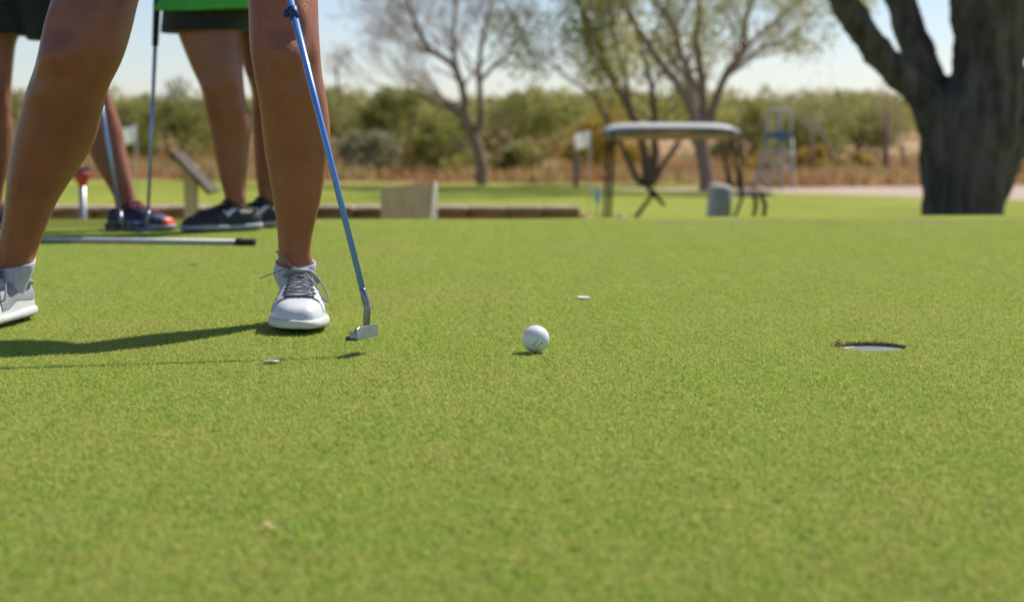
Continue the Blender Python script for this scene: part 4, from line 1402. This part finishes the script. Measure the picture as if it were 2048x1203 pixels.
    for x in (xF + .32, xR - .45):
        for sg in (-1, 1):
            n = 24
            def c(r, y_): return [(x + r * math.cos(2 * math.pi * k / n), y_, .22 + r * math.sin(2 * math.pi * k / n)) for k in range(n)]
            yo = sg * .50
            wh = MB().add(*rings([c(.13, yo), c(.20, yo - sg * .01), c(.225, yo + sg * .02), c(.225, yo + sg * .12), c(.20, yo + sg * .15), c(.13, yo + sg * .14)], cap=False)).build('tyre', Mty, e)
            MB().add(*rings([c(.13, yo + sg * .02), c(.13, yo + sg * .135), c(.09, yo + sg * .11), c(.03, yo + sg * .13)])).build('rim', Mrim, wh)
golf_cart()

# ------------------------------------------------------------------ flags, marker post, small blue sign, lookout chair
M_flag = leaf_mat('white flag cloth', [(0, (.84, .84, .86)), (1, (.86, .86, .88))], .5, .8, spec=.1)
def flag(px0, px1, pyt, pyb, poleside, y0, label):
    y0 = y0 * K
    g = float(gz(0, y0))
    xp = px1 if poleside > 0 else px0
    b = at(xp, pyt, y0)
    e = empty('golf_flag', (b.x, y0, g), label, 'flag')
    top = b.z - g + .04
    MB().add(*tube([(0, 0, 0), (0, 0, top)], .011, 8)).build('pole', mat('flag pole', (.6, .6, .55), .5), e)
    W = at(px1, pyt, y0).x - at(px0, pyt, y0).x
    H = at(px0, pyt, y0).z - at(px0, pyb, y0).z
    rows = []
    for i in range(13):
        t = i / 12
        x = -poleside * W * t * 1.0
        sag = -.16 * H * t
        rows.append([(x, .03 * math.sin(t * 7 + k * .6) * (t + .1), top - .04 - H * .86 * k / 5 + sag) for k in range(6)])
    o = MB().add(*rings(rows, cap=False, closed=False)).build('flag_cloth', M_flag, e)
    o.modifiers.new('thickness', 'SOLIDIFY').thickness = .004
flag(1149, 1179, 262, 300, 1, 52.0, 'white flag on a thin pole left of the golf cart')
flag(244, 271, 251, 291, 1, 50.0, 'white flag seen between two pale putter shafts')

def post_obj(px, pyt, y0, r, label, m, name='marker_post', cat='post'):
    y0 = y0 * K
    g = float(gz(0, y0))
    b = at(px, pyt, y0)
    o = MB().add(*tube([(0, 0, -.1), (0, 0, b.z - g - r), (0, 0, b.z - g)], [r, r, r * .6], 10)).build(name, m)
    o.location = (b.x, y0, g)
    meta(o, label, cat)
post_obj(1152, 312, 80, .075, 'slate grey post standing below the white flag at the brush edge', mat('slate post', (.20, .22, .26), .7))

def blue_sign():
    y0 = 45.0 * K
    g = float(gz(0, y0))
    b = at(1195, 378, y0)
    e = empty('yardage_sign', (b.x, y0, g), 'small pale blue sign plate on a short stake between flag and cart', 'sign')
    top = b.z - g
    MB().add(*tube([(0, 0, 0), (0, 0, top - .02)], .014, 8)).build('stake', mat('stake', (.35, .33, .3), .8), e)
    MB().add(*box((0, -.022, top - .11), (.095, .012, .20), None, .004)).build('plate', mat('pale blue plate', (.30, .50, .75), .5, (.26, .44, .7), 10), e)
blue_sign()

def chair():
    y0 = 77.5 * K
    g = float(gz(8, y0))
    b = at(1548, 300, y0)
    e = empty('lookout_chair', (b.x, y0, g), 'tall grey lifeguard style chair with blue seat and ladder legs by the drive', 'chair')
    def P(px, py, dy=0.0):
        q = at(px, py, y0)
        return Vector((q.x - b.x, dy, q.z - g))
    Mg = mat('pale grey paint', (.46, .48, .46), .6, (.38, .40, .40), 10)
    Mb = mat('blue seat paint', (.05, .12, .22), .6)
    # back hoops
    for x0, x1, dy in ((1534, 1556, -.3), (1560, 1584, .3)):
        MB().add(*tube([P(x0 - 4, 275, dy), P(x0, 225, dy), P(x0 + 5, 219, dy), P(x1 - 5, 219, dy), P(x1, 225, dy), P(x1 + 1, 275, dy)], .045, 8)).build('back_hoop', Mg, e)
    a, c = P(1529, 264), P(1580, 276)
    MB().add(*box(((a.x + c.x) / 2, 0, (a.z + c.z) / 2), (c.x - a.x, .8, .16), None, .02)).build('seat', Mb, e, smooth=False)
    for (x0, x1) in ((1534, 1500), (1556, 1533), (1562, 1556), (1580, 1580)):
        MB().add(*tube([P(x0, 276, -.3), P(x1, 380, -.6)], .04, 8)).build('leg', Mg, e)
    for k, (xa, xb, py) in enumerate(((1522, 1547, 302), (1515, 1541, 322), (1508, 1537, 342), (1503, 1534, 360))):
        MB().add(*tube([P(xa, py, -.45), P(xb, py, -.45)], .05, 8)).build('rung', Mg, e)
    for py in (308, 335): MB().add(*tube([P(1556, py, -.45), P(1581, py, -.45)], .045, 8)).build('crossbar', Mg, e)
chair()

# ------------------------------------------------------------------ vegetation
def wood_tube(mb, pts, rad, n):
    mb.add(*tube(pts, rad, n, cap=False))

def grow(mb, tips, p, d, r, L_, depth, rnd, spread=.5, up=.15, nmin=3):
    steps = 3 if depth > 0 else 2
    pts, rad = [p], [r]
    for i in range(steps):
        d = (d + Vector((rnd.gauss(0, .16), rnd.gauss(0, .16), rnd.gauss(0, .12) + up * .3))).normalized()
        p = p + d * (L_ / steps)
        pts.append(p)
        rad.append(max(.0055, r * (1 - .45 * (i + 1) / steps)))
    wood_tube(mb, pts, rad, 7 if r > .06 else (5 if r > .02 else 3))
    if depth == 0:
        tips.append((p, d))
        return
    for k in range(rnd.choice((2, 3, 3))):
        ax = Vector((rnd.gauss(0, 1), rnd.gauss(0, 1), rnd.gauss(0, .6))).normalized()
        nd = (d + ax * spread).normalized()
        q = pts[rnd.choice((2, 3))] if k else p
        grow(mb, tips, q, nd, rad[-1] * rnd.uniform(.6, .85), L_ * rnd.uniform(.62, .88), depth - 1, rnd, spread, up)

def leaf_cloud(centers, radii, n, size, seed, squash=.8, aspect=.55):
    """many leaf-sized quads round the given centres"""
    r = np.random.default_rng(seed)
    C_ = np.array([tuple(c) for c in centers], float)
    Rr = np.asarray(radii, float)
    i = r.integers(0, len(C_), n)
    d = r.normal(size=(n, 3))
    d /= np.linalg.norm(d, axis=1)[:, None]
    rad = Rr[i] * r.random(n) ** (.45)
    p = C_[i] + d * rad[:, None] * np.array([1, 1, squash])
    a = r.normal(size=(n, 3)); a /= np.linalg.norm(a, axis=1)[:, None]
    b = np.cross(a, r.normal(size=(n, 3))); b /= np.linalg.norm(b, axis=1)[:, None]
    s = size * r.uniform(.5, 1.3, n)[:, None]
    V = np.stack([p - a * s, p + b * s * aspect, p + a * s, p - b * s * aspect], 1)
    tint = np.clip(.5 + .28 * (r.random(len(C_))[i] - .5) * 2 + r.normal(0, .16, n), 0, 1)
    return V, tint

def quads_mesh(name, V, tint, m):
    n = len(V)
    me = bpy.data.meshes.new(name)
    me.vertices.add(n * 4)
    me.vertices.foreach_set('co', V.ravel())
    me.loops.add(n * 4)
    me.loops.foreach_set('vertex_index', np.arange(n * 4, dtype=np.int32))
    me.polygons.add(n)
    me.polygons.foreach_set('loop_start', np.arange(0, n * 4, 4, dtype=np.int32))
    me.update(calc_edges=True)
    a = me.attributes.new('tint', 'FLOAT', 'POINT')
    a.data.foreach_set('value', np.repeat(tint, 4).astype(np.float32))
    me.materials.append(m)
    return me

M_leaf_green = leaf_mat('mesquite leaf green', [(0, (.085, .105, .025)), (.5, (.25, .27, .055)), (1, (.44, .42, .12))], .5)
M_leaf_olive = leaf_mat('olive leaf', [(0, (.14, .14, .05)), (.5, (.32, .315, .09)), (1, (.52, .48, .18))], .5)
M_leaf_grey = leaf_mat('grey green sage', [(0, (0.162, 0.176, 0.095)), (.5, (0.297, 0.297, 0.162)), (1, (0.459, 0.432, 0.257))], .5)
M_leaf_gold = leaf_mat('golden leaf', [(0, (0.224, 0.182, 0.028)), (.5, (0.448, 0.336, 0.056)), (1, (0.672, 0.448, 0.112))], .5)
M_leaf_gold2 = leaf_mat('yellow olive leaf', [(0, (.18, .19, .05)), (.5, (.42, .42, .11)), (1, (.60, .52, .17))], .5)
M_straw = leaf_mat('dry straw grass', [(0, (.36, .20, .09)), (.3, (.50, .30, .13)), (.7, (.60, .43, .22)), (1, (.42, .42, .17))], .3)
M_bark = mat('grey brown bark', (.22, .15, .115), .95, (.32, .235, .19), 6, 1, .8, 20, stretch=(3, 3, .6))
M_barkd = mat('dark bark', (.11, .08, .06), .95, (.17, .13, .10), 6, 1, .8, 20, stretch=(3, 3, .6))
M_twig = mat('pale twig bark', (.38, .285, .24), .9, (.48, .38, .32), 6)

# --- bare tree
def px_path(pts, y, dys=None):
    out = []
    for i, (px, py) in enumerate(pts):
        q = at(px, py, y)
        q.y += (dys[i] if dys else 0)
        out.append(q)
    return out

def limb_tree(name, label, base_px, y0, limbs, barkmat, twig_depth, twig_len, leaf=None, seed=1, many=1.0, group=None):
    """limbs: (list of px points, r0, r1, depth drift, number of side shoots)"""
    rnd = random.Random(seed)
    y0 = y0 * K
    g = float(gz(0, y0))
    b = at(base_px[0], base_px[1], y0)
    O = Vector((b.x, y0, g))
    e = empty(name, tuple(O), label, 'tree', group)
    tb, wb, tips = MB(), MB(), []
    for (pts, r0, r1, drift, shoots) in limbs:
        n = len(pts)
        P_ = px_path(pts, y0, [drift * i / (n - 1) for i in range(n)])
        P_ = [Vector(q) - O for q in smooth_path([tuple(q) for q in P_], 4)]
        rad = [r0 + (r1 - r0) * i / (len(P_) - 1) for i in range(len(P_))]
        P_ = [q + Vector((rnd.gauss(0, .2), rnd.gauss(0, .2), 0)) * rr * .6 for q, rr in zip(P_, rad)]
        tb.add(*tube(P_, rad, 9, cap=False))
        for k in range(int(shoots * many)):
            i = rnd.randrange(int(len(P_) * .35), len(P_) - 1)
            d = (P_[min(i + 1, len(P_) - 1)] - P_[i]).normalized()
            ax = Vector((rnd.gauss(0, 1), rnd.gauss(0, 1), rnd.gauss(0, .5))).normalized()
            grow(wb, tips, P_[i], (d + ax * .85).normalized(), max(.012, rad[i] * .42), twig_len * rnd.uniform(.6, 1.1), twig_depth, rnd, .55)
        grow(wb, tips, P_[-1], (P_[-1] - P_[-3]).normalized(), rad[-1], twig_len, twig_depth, rnd, .5)
    tb.build('trunk', barkmat, e)
    if wb.v: wb.build('branches', M_twig if barkmat is M_bark else barkmat, e)
    if leaf:
        mt, n, size, rad = leaf
        cs = [t[0] for t in tips]
        V, tint = leaf_cloud(cs, [rad] * len(cs), n, size, seed)
        o = bpy.data.objects.new('crown', quads_mesh('crown', V, tint, mt))
        COL.objects.link(o)
        o.parent = e
    return e, tips, O

limb_tree('bare_tree', 'leafless grey tree with a forked trunk at the lawn edge in the middle', (965, 366), 84.0, [
    ([(966, 370), (958, 320), (945, 270), (932, 245)], .20, .16, 0, 0),
    ([(945, 268), (930, 225), (926, 180), (905, 130), (862, 100), (835, 50), (815, -10)], .14, .05, -1.0, 9),
    ([(950, 275), (962, 235), (960, 190), (957, 150), (962, 90), (975, 30), (985, -20)], .12, .045, 1.0, 9),
    ([(932, 248), (905, 222), (870, 205), (835, 190), (812, 185)], .09, .03, -.5, 4),
    ([(926, 180), (912, 130), (905, 80), (910, 20), (900, -30)], .09, .04, .6, 7),
    ([(958, 165), (985, 135), (1015, 110), (1040, 80)], .07, .025, .2, 5),
    ([(905, 130), (870, 110), (830, 95), (800, 70)], .06, .02, .3, 5),
], M_bark, 4, .95, seed=3, many=1.7)

limb_tree('leafy_tree', 'tall multi-stemmed tree with yellow green foliage rising behind the cart roof', (1412, 382), 76.0, [
    ([(1413, 384), (1408, 330), (1400, 290), (1390, 245)], .20, .17, 0, 0),
    ([(1398, 290), (1380, 220), (1350, 165), (1310, 120), (1270, 60), (1235, 0), (1200, -60)], .13, .06, -1.2, 7),
    ([(1404, 290), (1408, 220), (1405, 150), (1395, 90), (1400, 20), (1405, -60)], .13, .07, .5, 6),
    ([(1408, 280), (1430, 210), (1455, 150), (1490, 100), (1500, 40), (1520, -40)], .13, .06, 1.0, 8),
    ([(1395, 180), (1360, 110), (1340, 50), (1290, -10), (1250, -50)], .09, .05, -1.0, 6),
    ([(1455, 150), (1510, 105), (1560, 85), (1600, 60)], .06, .02, .3, 5),
    ([(1490, 100), (1540, 50), (1590, 10), (1620, -30)], .06, .02, -.3, 5),
], M_bark, 3, 1.15, leaf=(M_leaf_gold2, 13000, .06, .5), seed=9)

limb_tree('leafy_tree', 'dark trunked mesquite with olive yellow crown standing just behind the golf cart', (1292, 370), 83.0, [
    ([(1296, 372), (1292, 330), (1284, 290), (1262, 230), (1235, 180), (1205, 120), (1180, 60)], .17, .06, -.8, 7),
    ([(1300, 372), (1308, 325), (1312, 280), (1310, 220), (1300, 150), (1280, 80)], .15, .06, .6, 6),
    ([(1285, 372), (1265, 340), (1248, 300), (1225, 260), (1205, 225), (1190, 195), (1165, 175)], .10, .04, -.2, 6),
    ([(1302, 372), (1330, 325), (1355, 285), (1380, 240)], .09, .04, .3, 3),
    ([(1235, 180), (1180, 90), (1165, 20), (1150, -40)], .07, .04, .3, 6),
    ([(1262, 230), (1250, 150), (1225, 60), (1215, -20)], .07, .04, -.4, 6),
], M_barkd, 3, 1.15, leaf=(M_leaf_gold2, 17000, .07, .85), seed=21)

# --- the great dark tree on the right
def great_tree():
    y0 = 25.0 * K
    g = float(gz(4, y0))
    b = at(1930, 428, y0)
    O = Vector((b.x, y0, g))
    sc_ = y0 / F_PX
    e = empty('great_tree', tuple(O), 'massive dark trunk with thick spreading limbs beside the pale drive', 'tree')
    mb = MB()
    def lim(pts, seed=0, dys=None):
        P_ = []
        for i, (px, py, r) in enumerate(pts):
            q = at(px, py, y0) - O
            if dys: q.y += dys[i]
            P_.append((q.x, q.y, q.z, r * sc_))
        S_ = smooth_path(P_, 5)
        mb.add(*tube([q[:3] for q in S_], [q[3] for q in S_], 24))
    zlow = 700
    lim([(1925, zlow, 120), (1925, 560, 96), (1925, 430, 80), (1932, 330, 84), (1950, 250, 88), (1972, 170, 74), (1975, 90, 66), (1975, 0, 74), (1985, -150, 64), (1990, -420, 46)])
    lim([(1905, 560, 66), (1900, 430, 58), (1895, 340, 54), (1885, 280, 50), (1868, 232, 44), (1838, 195, 34), (1790, 150, 30), (1735, 95, 29), (1690, 40, 28), (1655, -20, 28), (1610, -150, 24), (1570, -330, 16)], dys=[0, 0, 0, -.05, -.1, -.15, -.2, -.3, -.4, -.5, -.7, -1])
    lim([(1900, 300, 40), (1885, 240, 42), (1872, 185, 37), (1858, 135, 34), (1838, 75, 31), (1822, 10, 31), (1810, -60, 28), (1770, -250, 20)], dys=[.05, .1, .15, .2, .25, .35, .5, .9])
    lim([(1960, 560, 70), (1965, 430, 48), (1985, 370, 42), (2015, 320, 38), (2045, 262, 34), (2075, 200, 32), (2130, 100, 28), (2250, -100, 20)], dys=[0, .05, .1, .15, .2, .3, .4, .6])
    lim([(1960, 260, 50), (1990, 170, 46), (2020, 110, 40), (2060, 20, 36), (2130, -100, 28), (2260, -300, 18)], dys=[0, .1, .2, .3, .5, .8])
    # root flare
    for k, a in enumerate(np.linspace(0, 2 * math.pi, 8)[:-1]):
        mb.add(*tube([(.25 * math.cos(a), .25 * math.sin(a), .45), (.50 * math.cos(a), .50 * math.sin(a), .10), (.8 * math.cos(a), .8 * math.sin(a), -.06)], [.16, .13, .05], 10))
    mt, t, p = new_mat('furrowed dark bark')
    tc = t.nodes.new('ShaderNodeTexCoord'); mp = t.nodes.new('ShaderNodeMapping')
    mp.inputs['Scale'].default_value = (1, 1, .22)
    t.links.new(tc.outputs['Object'], mp.inputs[0])
    n1 = noise_node(t, mp.outputs[0], 9, 6, .65)
    n2 = noise_node(t, mp.outputs[0], 2, 3, .5)
    c = ramp_node(t, n1, [(.35, (.040, .034, .030)), (.5, (.125, .105, .090)), (.7, (.23, .195, .17))]).outputs[0]
    c = mix(t, mth(t, 'MULTIPLY', n2, .5), c, (.07, .062, .055))
    t.links.new(c, p.inputs['Base Color'])
    p.inputs['Roughness'].default_value = .95
    bp = t.nodes.new('ShaderNodeBump'); bp.inputs['Strength'].default_value = 1; bp.inputs['Distance'].default_value = .06
    t.links.new(n1, bp.inputs['Height']); t.links.new(bp.outputs[0], p.inputs['Normal'])
    o = mb.build('trunk', mt, e)
    remesh(o, .026, 3)
    tx = bpy.data.textures.new('bark relief', 'CLOUDS'); tx.noise_scale = .16
    dm = o.modifiers.new('relief', 'DISPLACE'); dm.texture = tx; dm.strength = .085; dm.mid_level = .5; dm.texture_coords = 'LOCAL'
    # crown above the frame
    rnd = random.Random(5)
    wb, tips = MB(), []
    starts = [at(1570, -330, y0 - 1), at(1770, -250, y0 + .9), at(1990, -420, y0), at(1985, -150, y0), at(2250, -100, y0 + .6), at(2260, -300, y0 + .8), at(2130, -100, y0 + .5), at(1810, -60, y0 + .5)]
    for s_ in starts:
        for k in range(4):
            d = Vector((rnd.gauss(0, .7) + (s_.x - O.x) * .2, rnd.gauss(.15, .7), .7)).normalized()
            grow(wb, tips, s_ - O, d, .06, 1.4, 3, rnd, .6)
    wb.build('branches', M_barkd, e)
    cs = [q[0] for q in tips if q[0].z > 3.7 and y0 + q[0].y - .593 * (q[0].z - 1.2) > 13.2]
    V, tint = leaf_cloud(cs, [.42] * len(cs), 52000, .075, 6)
    oc = bpy.data.objects.new('crown', quads_mesh('crown', V, tint, M_leaf_green))
    COL.objects.link(oc); oc.parent = e
great_tree()

# --- shrubs
def bush_mesh(seed, w, h, n, m, leafsize=.06):
    rnd = random.Random(seed)
    cs, rs = [], []
    for k in range(26):
        a = rnd.uniform(0, 2 * math.pi); q = rnd.random() ** .5
        x, y = q * w * .42 * math.cos(a), q * w * .42 * math.sin(a)
        z = h * rnd.uniform(.22, .92 - .35 * q * q)
        cs.append((x, y, z)); rs.append(rnd.uniform(.10, .22) * min(w, h * 1.6))
    V, tint = leaf_cloud(cs, rs, n, leafsize, seed)
    V[..., 2] = np.maximum(V[..., 2], .02)
    return quads_mesh('foliage', V, tint, m)

def bush(px, pyt, wpx, y0, seed, m, label, n=5200, cat='shrub', name='shrub'):
    y0 = y0 * K
    x = at(px, 300, y0).x
    g = float(gz(x, y0))
    top = at(px, pyt, y0).z
    h = max(.5, top - g)
    w_ = wpx * y0 / F_PX
    e = empty(name, (x, y0, g), label, cat)
    o = bpy.data.objects.new('foliage', bush_mesh(seed, w_, h, n, m))
    COL.objects.link(o); o.parent = e
    rnd = random.Random(seed)
    mb = MB()
    for k in range(5):
        a = rnd.uniform(0, 6.3)
        mb.add(*tube([(0, 0, -.05), (.15 * w_ * math.cos(a), .15 * w_ * math.sin(a), h * .35), (.33 * w_ * math.cos(a), .33 * w_ * math.sin(a), h * .72)], [.06, .04, .015], 5))
    mb.build('stem', M_bark, e)
    return e

bush(348, 150, 190, 100, 31, M_leaf_green, 'tall bright green shrub showing behind the pale putter shaft', 7000)
bush(120, 175, 150, 104, 32, M_leaf_green, 'green shrub seen between the knees of the two left golfers')
bush(262, 165, 130, 112, 45, M_leaf_olive, 'olive shrub between the striding leg and the pale shaft')
bush(700, 168, 170, 106, 33, M_leaf_olive, 'dull olive shrub just right of the putting leg')
bush(800, 148, 170, 98, 34, M_leaf_green, 'tall green shrub left of the leafless tree', 7500)
bush(740, 245, 150, 92, 35, M_leaf_grey, 'low grey green sage bush on the tan slope', 4500)
bush(885, 235, 170, 91, 36, M_leaf_green, 'mid green rounded shrub behind the leafless trunk', 6000)
bush(1050, 172, 220, 110, 37, M_leaf_green, 'broad bright green shrub right of the leafless tree', 8000)
bush(1035, 270, 130, 91, 38, M_leaf_olive, 'low olive bush left of the grey post', 3500)
bush(1210, 195, 190, 96, 39, M_leaf_gold, 'golden green shrub behind the white flag', 6500)
bush(1490, 180, 160, 102, 40, M_leaf_olive, 'olive shrub behind the rear post of the cart', 6000)
bush(1600, 172, 200, 108, 41, M_leaf_green, 'green shrub behind the lookout chair', 7000)
bush(1720, 178, 210, 112, 42, M_leaf_olive, 'wide olive shrub left of the massive trunk', 7000)
bush(1715, 305, 120, 92, 43, M_leaf_gold, 'low golden bush left of the massive trunk', 4200)
bush(1625, 290, 110, 92, 44, M_leaf_gold, 'low mustard bush right of the lookout chair', 3800)
bush(1530, 310, 90, 92, 47, M_leaf_gold, 'small yellow bush behind the ladder of the lookout chair', 2600)
bush(2070, 165, 180, 98, 46, M_leaf_green, 'green shrub at the far right behind the leaning stem', 5000)

# mass of brush beyond
def brush_mass():
    r = np.random.default_rng(50)
    cs, rs, = [], []
    for k in range(430):
        y = r.uniform(112, 190) * K
        x = r.uniform(-.26, .26) * y / K
        if noise.noise(Vector((x * .11, y * .09, 3.3))) < -.12: continue
        g = float(gz(x, y))
        top = CAM_H + y * r.uniform(18, 70) / F_PX * (1 + .06 * math.sin(x * .5))
        h = max(1, top - g)
        for q in range(5):
            cs.append((x + r.normal(0, .9), y + r.normal(0, .9), g + h * r.uniform(.42, .86)))
            rs.append(r.uniform(.45, .9))
    V, tint = leaf_cloud(cs, rs, 90000, .13, 51)
    o = bpy.data.objects.new('brush', quads_mesh('brush', V, tint, M_leaf_olive))
    COL.objects.link(o)
    meta(o, 'far mass of olive desert brush along the horizon', 'brush', kind='stuff')
    # a second, greener layer
    V, tint = leaf_cloud(cs[::3], rs[::3], 30000, .13, 53)
    V = V + np.array([1.3, -2.0, -.1])
    o = bpy.data.objects.new('brush', quads_mesh('brush', V, tint, M_leaf_green))
    COL.objects.link(o)
    meta(o, 'patches of brighter green scrub within the far brush', 'brush', kind='stuff')
brush_mass()

def straw():
    r = np.random.default_rng(60)
    n = 42000
    clump = 1100
    cy = (87 + r.random(clump) ** 1.6 * 34) * K
    cx = r.uniform(-.24, .24, clump) * cy / K
    cy = np.where(cx > 5.5, cy - 5, cy)
    i = r.integers(0, clump, n)
    x = cx[i] + r.normal(0, .35, n); y = cy[i] + r.normal(0, .35, n)
    z = gz(x, y)
    h = r.uniform(.12, .50, n) * (.6 + .6 * r.random(clump)[i])
    a = r.uniform(0, 2 * np.pi, n)
    wd = .035
    lx, ly = r.normal(0, .14, n), r.normal(0, .14, n)
    V = np.stack([np.stack([x - np.cos(a) * wd, y - np.sin(a) * wd, z], 1), np.stack([x + np.cos(a) * wd, y + np.sin(a) * wd, z], 1),
                  np.stack([x + np.cos(a) * wd * .5 + lx, y + ly, z + h], 1), np.stack([x - np.cos(a) * wd * .5 + lx, y + ly, z + h], 1)], 1)
    tint = np.clip(r.random(clump)[i] * .8 + r.normal(.1, .12, n), 0, 1)
    o = bpy.data.objects.new('dry_grass', quads_mesh('dry_grass', V, tint, M_straw))
    COL.objects.link(o)
    meta(o, 'orange and straw coloured dry grass in front of the brush', 'grass', kind='stuff')
straw()

# dead stems and posts in the brush
def dead_stem(px0, py0, px1, py1, y0, r, label, seed):
    y0 = y0 * K
    rnd = random.Random(seed)
    b = at(px0, py0, y0)
    g = float(gz(b.x, y0))
    O = Vector((b.x, y0, g))
    e = empty('dead_tree', tuple(O), label, 'dead tree')
    top = at(px1, py1, y0) - O
    mid = top * .5 + Vector((rnd.uniform(-.1, .1), 0, 0))
    MB().add(*tube([(0, 0, -.05), tuple(mid), tuple(top)], [r, r * .8, r * .5], 7)).build('trunk', M_bark, e)
    wb, tips = MB(), []
    for k in range(3): grow(wb, tips, top * rnd.uniform(.6, 1), Vector((rnd.gauss(0, .6), rnd.gauss(0, .4), 1)).normalized(), r * .35, .8, 2, rnd, .6)
    wb.build('branches', M_twig, e)
dead_stem(1772, 368, 1778, 232, 90, .13, 'upright dark dead stem left of the massive trunk', 1)
dead_stem(1672, 366, 1640, 262, 90, .10, 'dead stem leaning left beside the golden bush', 2)
dead_stem(1628, 366, 1622, 255, 91, .08, 'thin pale dead stem right of the lookout chair', 3)
dead_stem(1828, 372, 1800, 290, 90, .07, 'short dead stem tight against the massive trunk', 4)
dead_stem(676, 300, 674, 130, 130, .10, 'bare stem poking above the brush right of the putting leg', 5)
dead_stem(1012, 365, 1015, 262, 93, .05, 'thin bare stem right of the leafless tree', 6)
